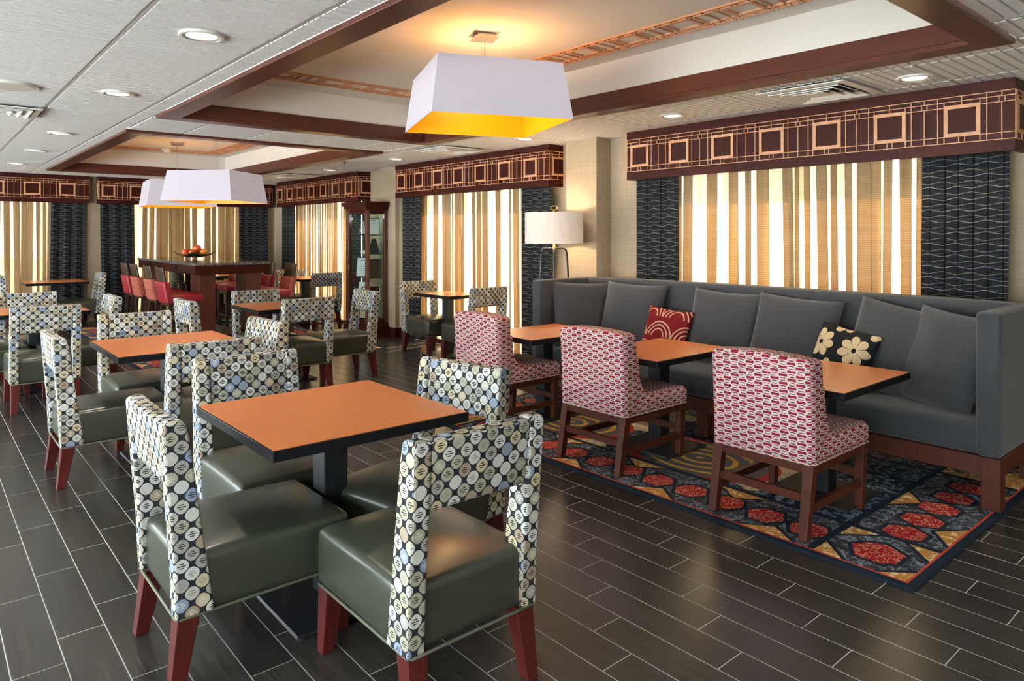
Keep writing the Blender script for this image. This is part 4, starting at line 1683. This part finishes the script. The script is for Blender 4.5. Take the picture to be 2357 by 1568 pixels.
bx('front_pane', M['cabglass'], (CX0 + pw, CX1 - pw, CY0 + .022, CY0 + .026, .245, 1.755), t)
for x0 in (CX0 + .023, CX1 - .027):
    bx('side_pane', M['cabglass'], (x0, x0 + .004, CY0 + pw, CY1 - pw, .245, 1.755), t)
SH = [.50, .83, 1.17, 1.44]
M['shelfglass'] = clear('green_shelf_glass', (.70, .86, .80), 1.2)
for z in SH:
    bx('glass_shelf', M['shelfglass'], (CX0 + .03, CX1 - .03, CY0 + .03, CY1 - .02, z, z + .008), t)
bx('light_fixture', M['white_paint'], (CX0 + .2, CX1 - .2, CY0 + .1, CY1 - .1, 1.76, 1.775), t)
bx('handle', M['brass'], (CX0 + .055, CX0 + .065, CY0 - .012, CY0, .95, 1.02), t)
add_light('cabinet_light', 'POINT', ((CX0 + CX1) / 2, (CY0 + CY1) / 2, 1.70), .6, (.85, .93, 1), .04)

def frame_item(name, label, cx, cy, z, w, h, rz, fmat, lean=10, inner=None, lines=0, mark=None, cat='frame'):
    t_ = thing(name, label, cat, (cx, cy, z), R(rz), 'awards in the display cabinet')
    Ml = Matrix.Rotation(R(-lean), 4, 'X')
    def slab(nm, mt, d):
        b = B().box(*d)
        b.xform(Ml)
        return b.obj(nm, mt, t_)
    slab('backing', fmat, (-w / 2, w / 2, 0, .010, 0, h))
    pg = slab('page', inner or M['paper'], (-w / 2 + .012, w / 2 - .012, -.002, .0, .012, h - .012))
    for i in range(lines):
        z_ = h * (.78 - .09 * i) if i else h * .84
        ww = w * (.20 if i == 0 else (.32 - .05 * (i % 3)))
        th = .008 if i == 0 else .003
        B().box(-ww, ww, -.003, -.002, z_, z_ + th).xform(Ml).obj('printed_line', M['ink'], pg)
    if mark == 'disc':
        b = B().lathe([(w * .27, 0), (w * .27, .003)], 24)
        b.xform(Matrix.Translation((0, -.002, h * .58)) @ Matrix.Rotation(R(90), 4, 'X')).xform(Ml)
        d_ = b.obj('round_emblem', M['navy'], pg)
        b = B().lathe([(w * .10, 0), (w * .10, .002)], 20)
        b.xform(Matrix.Translation((0, -.005, h * .60)) @ Matrix.Rotation(R(90), 4, 'X')).xform(Ml)
        b.obj('emblem_centre', M['brass'], pg)
    return t_
FXm = (CX0 + CX1) / 2
yb = CY1 - .075
sz = lambda i: SH[i] + .0085
frame_item('certificate_frame', 'white certificate with printed lines on the middle shelf', FXm - .07, CY0 + .12, sz(1), .20, .29, 34, M['navy'], 8, lines=7)
frame_item('certificate_frame', 'pale certificate at the top right of the cabinet', CX1 - .12, CY0 + .17, sz(3), .18, .25, 62, M['navy'], 6, lines=2)
frame_item('emblem_frame', 'framed picture with round dark emblem on the lower shelf', FXm - .03, CY0 + .12, sz(0), .19, .26, 30, M['white_paint'], 10, mark='disc')
frame_item('wood_frame', 'pale wooden frame leaning on the lower shelf at right', CX1 - .13, CY0 + .20, sz(0), .16, .22, 66, M['cardwood'], 14, inner=M['mahogany'])
frame_item('award_plaque', 'dark brown plaque on the middle shelf at right', CX1 - .12, CY0 + .20, sz(1), .19, .27, 70, M['darkwood'], 5, inner=M['darkwood'])
frame_item('wood_frame', 'small wooden frame on the cabinet floor', FXm - .05, CY0 + .12, .246, .15, .18, 30, M['paper'], 10, inner=M['cardwood'])
frame_item('magazine', 'tilted pale booklet on the cabinet floor at right', CX1 - .10, CY0 + .16, .246, .13, .19, 55, M['navy'], 24, inner=M['paper'], lines=2, cat='booklet')
def wedge_award(label, cx, cy, z, w, h, rz, mat):
    t_ = thing('wedge_award', label, 'award', (cx, cy, z), R(rz), 'awards in the display cabinet')
    B().hexa([(-w / 2, -.025, .016), (w / 2, -.025, .016), (w / 2, .025, .016), (-w / 2, .025, .016)],
             [(-w * .16, -.010, h), (w * .16, -.010, h), (w * .16, .010, h), (-w * .16, .010, h)]).obj('blade', mat, t_)
    bx('foot', M['black'], (-w / 2 - .01, w / 2 + .01, -.035, .035, 0, .016), t_)
    return t_
wedge_award('black wedge-shaped award behind the right glass', CX1 - .12, CY0 + .18, sz(2), .17, .22, 62, M['glassdark'])
wedge_award('clear wedge-shaped award on the top shelf', FXm - .06, CY0 + .12, sz(3), .13, .20, 35, M['crystal'])
t_ = thing('crystal_trophy', 'slim crystal trophy with two columns on a white base', 'award', (FXm + .02, CY0 + .12, sz(2)), 0, 'awards in the display cabinet')
B().rbox(-.06, .06, -.04, .04, 0, .05, (.015, .015, .015), 2, 2).obj('base', M['white_paint'], t_, smooth=True)
for dx in (-.02, .02):
    bx('column', M['crystal'], (dx - .009, dx + .009, -.009, .009, .05, .20), t_)
t_ = thing('glass_vase', 'small clear goblet on the bottom of the cabinet at right', 'vase', (CX1 - .07, CY0 + .09, .246), 0, 'awards in the display cabinet')
B().lathe([(.03, 0), (.03, .006), (.006, .012), (.006, .06), (.03, .08), (.034, .14), (.031, .14), (.026, .085), (.004, .068)], 20).obj('goblet', M['crystal'], t_, smooth=True)
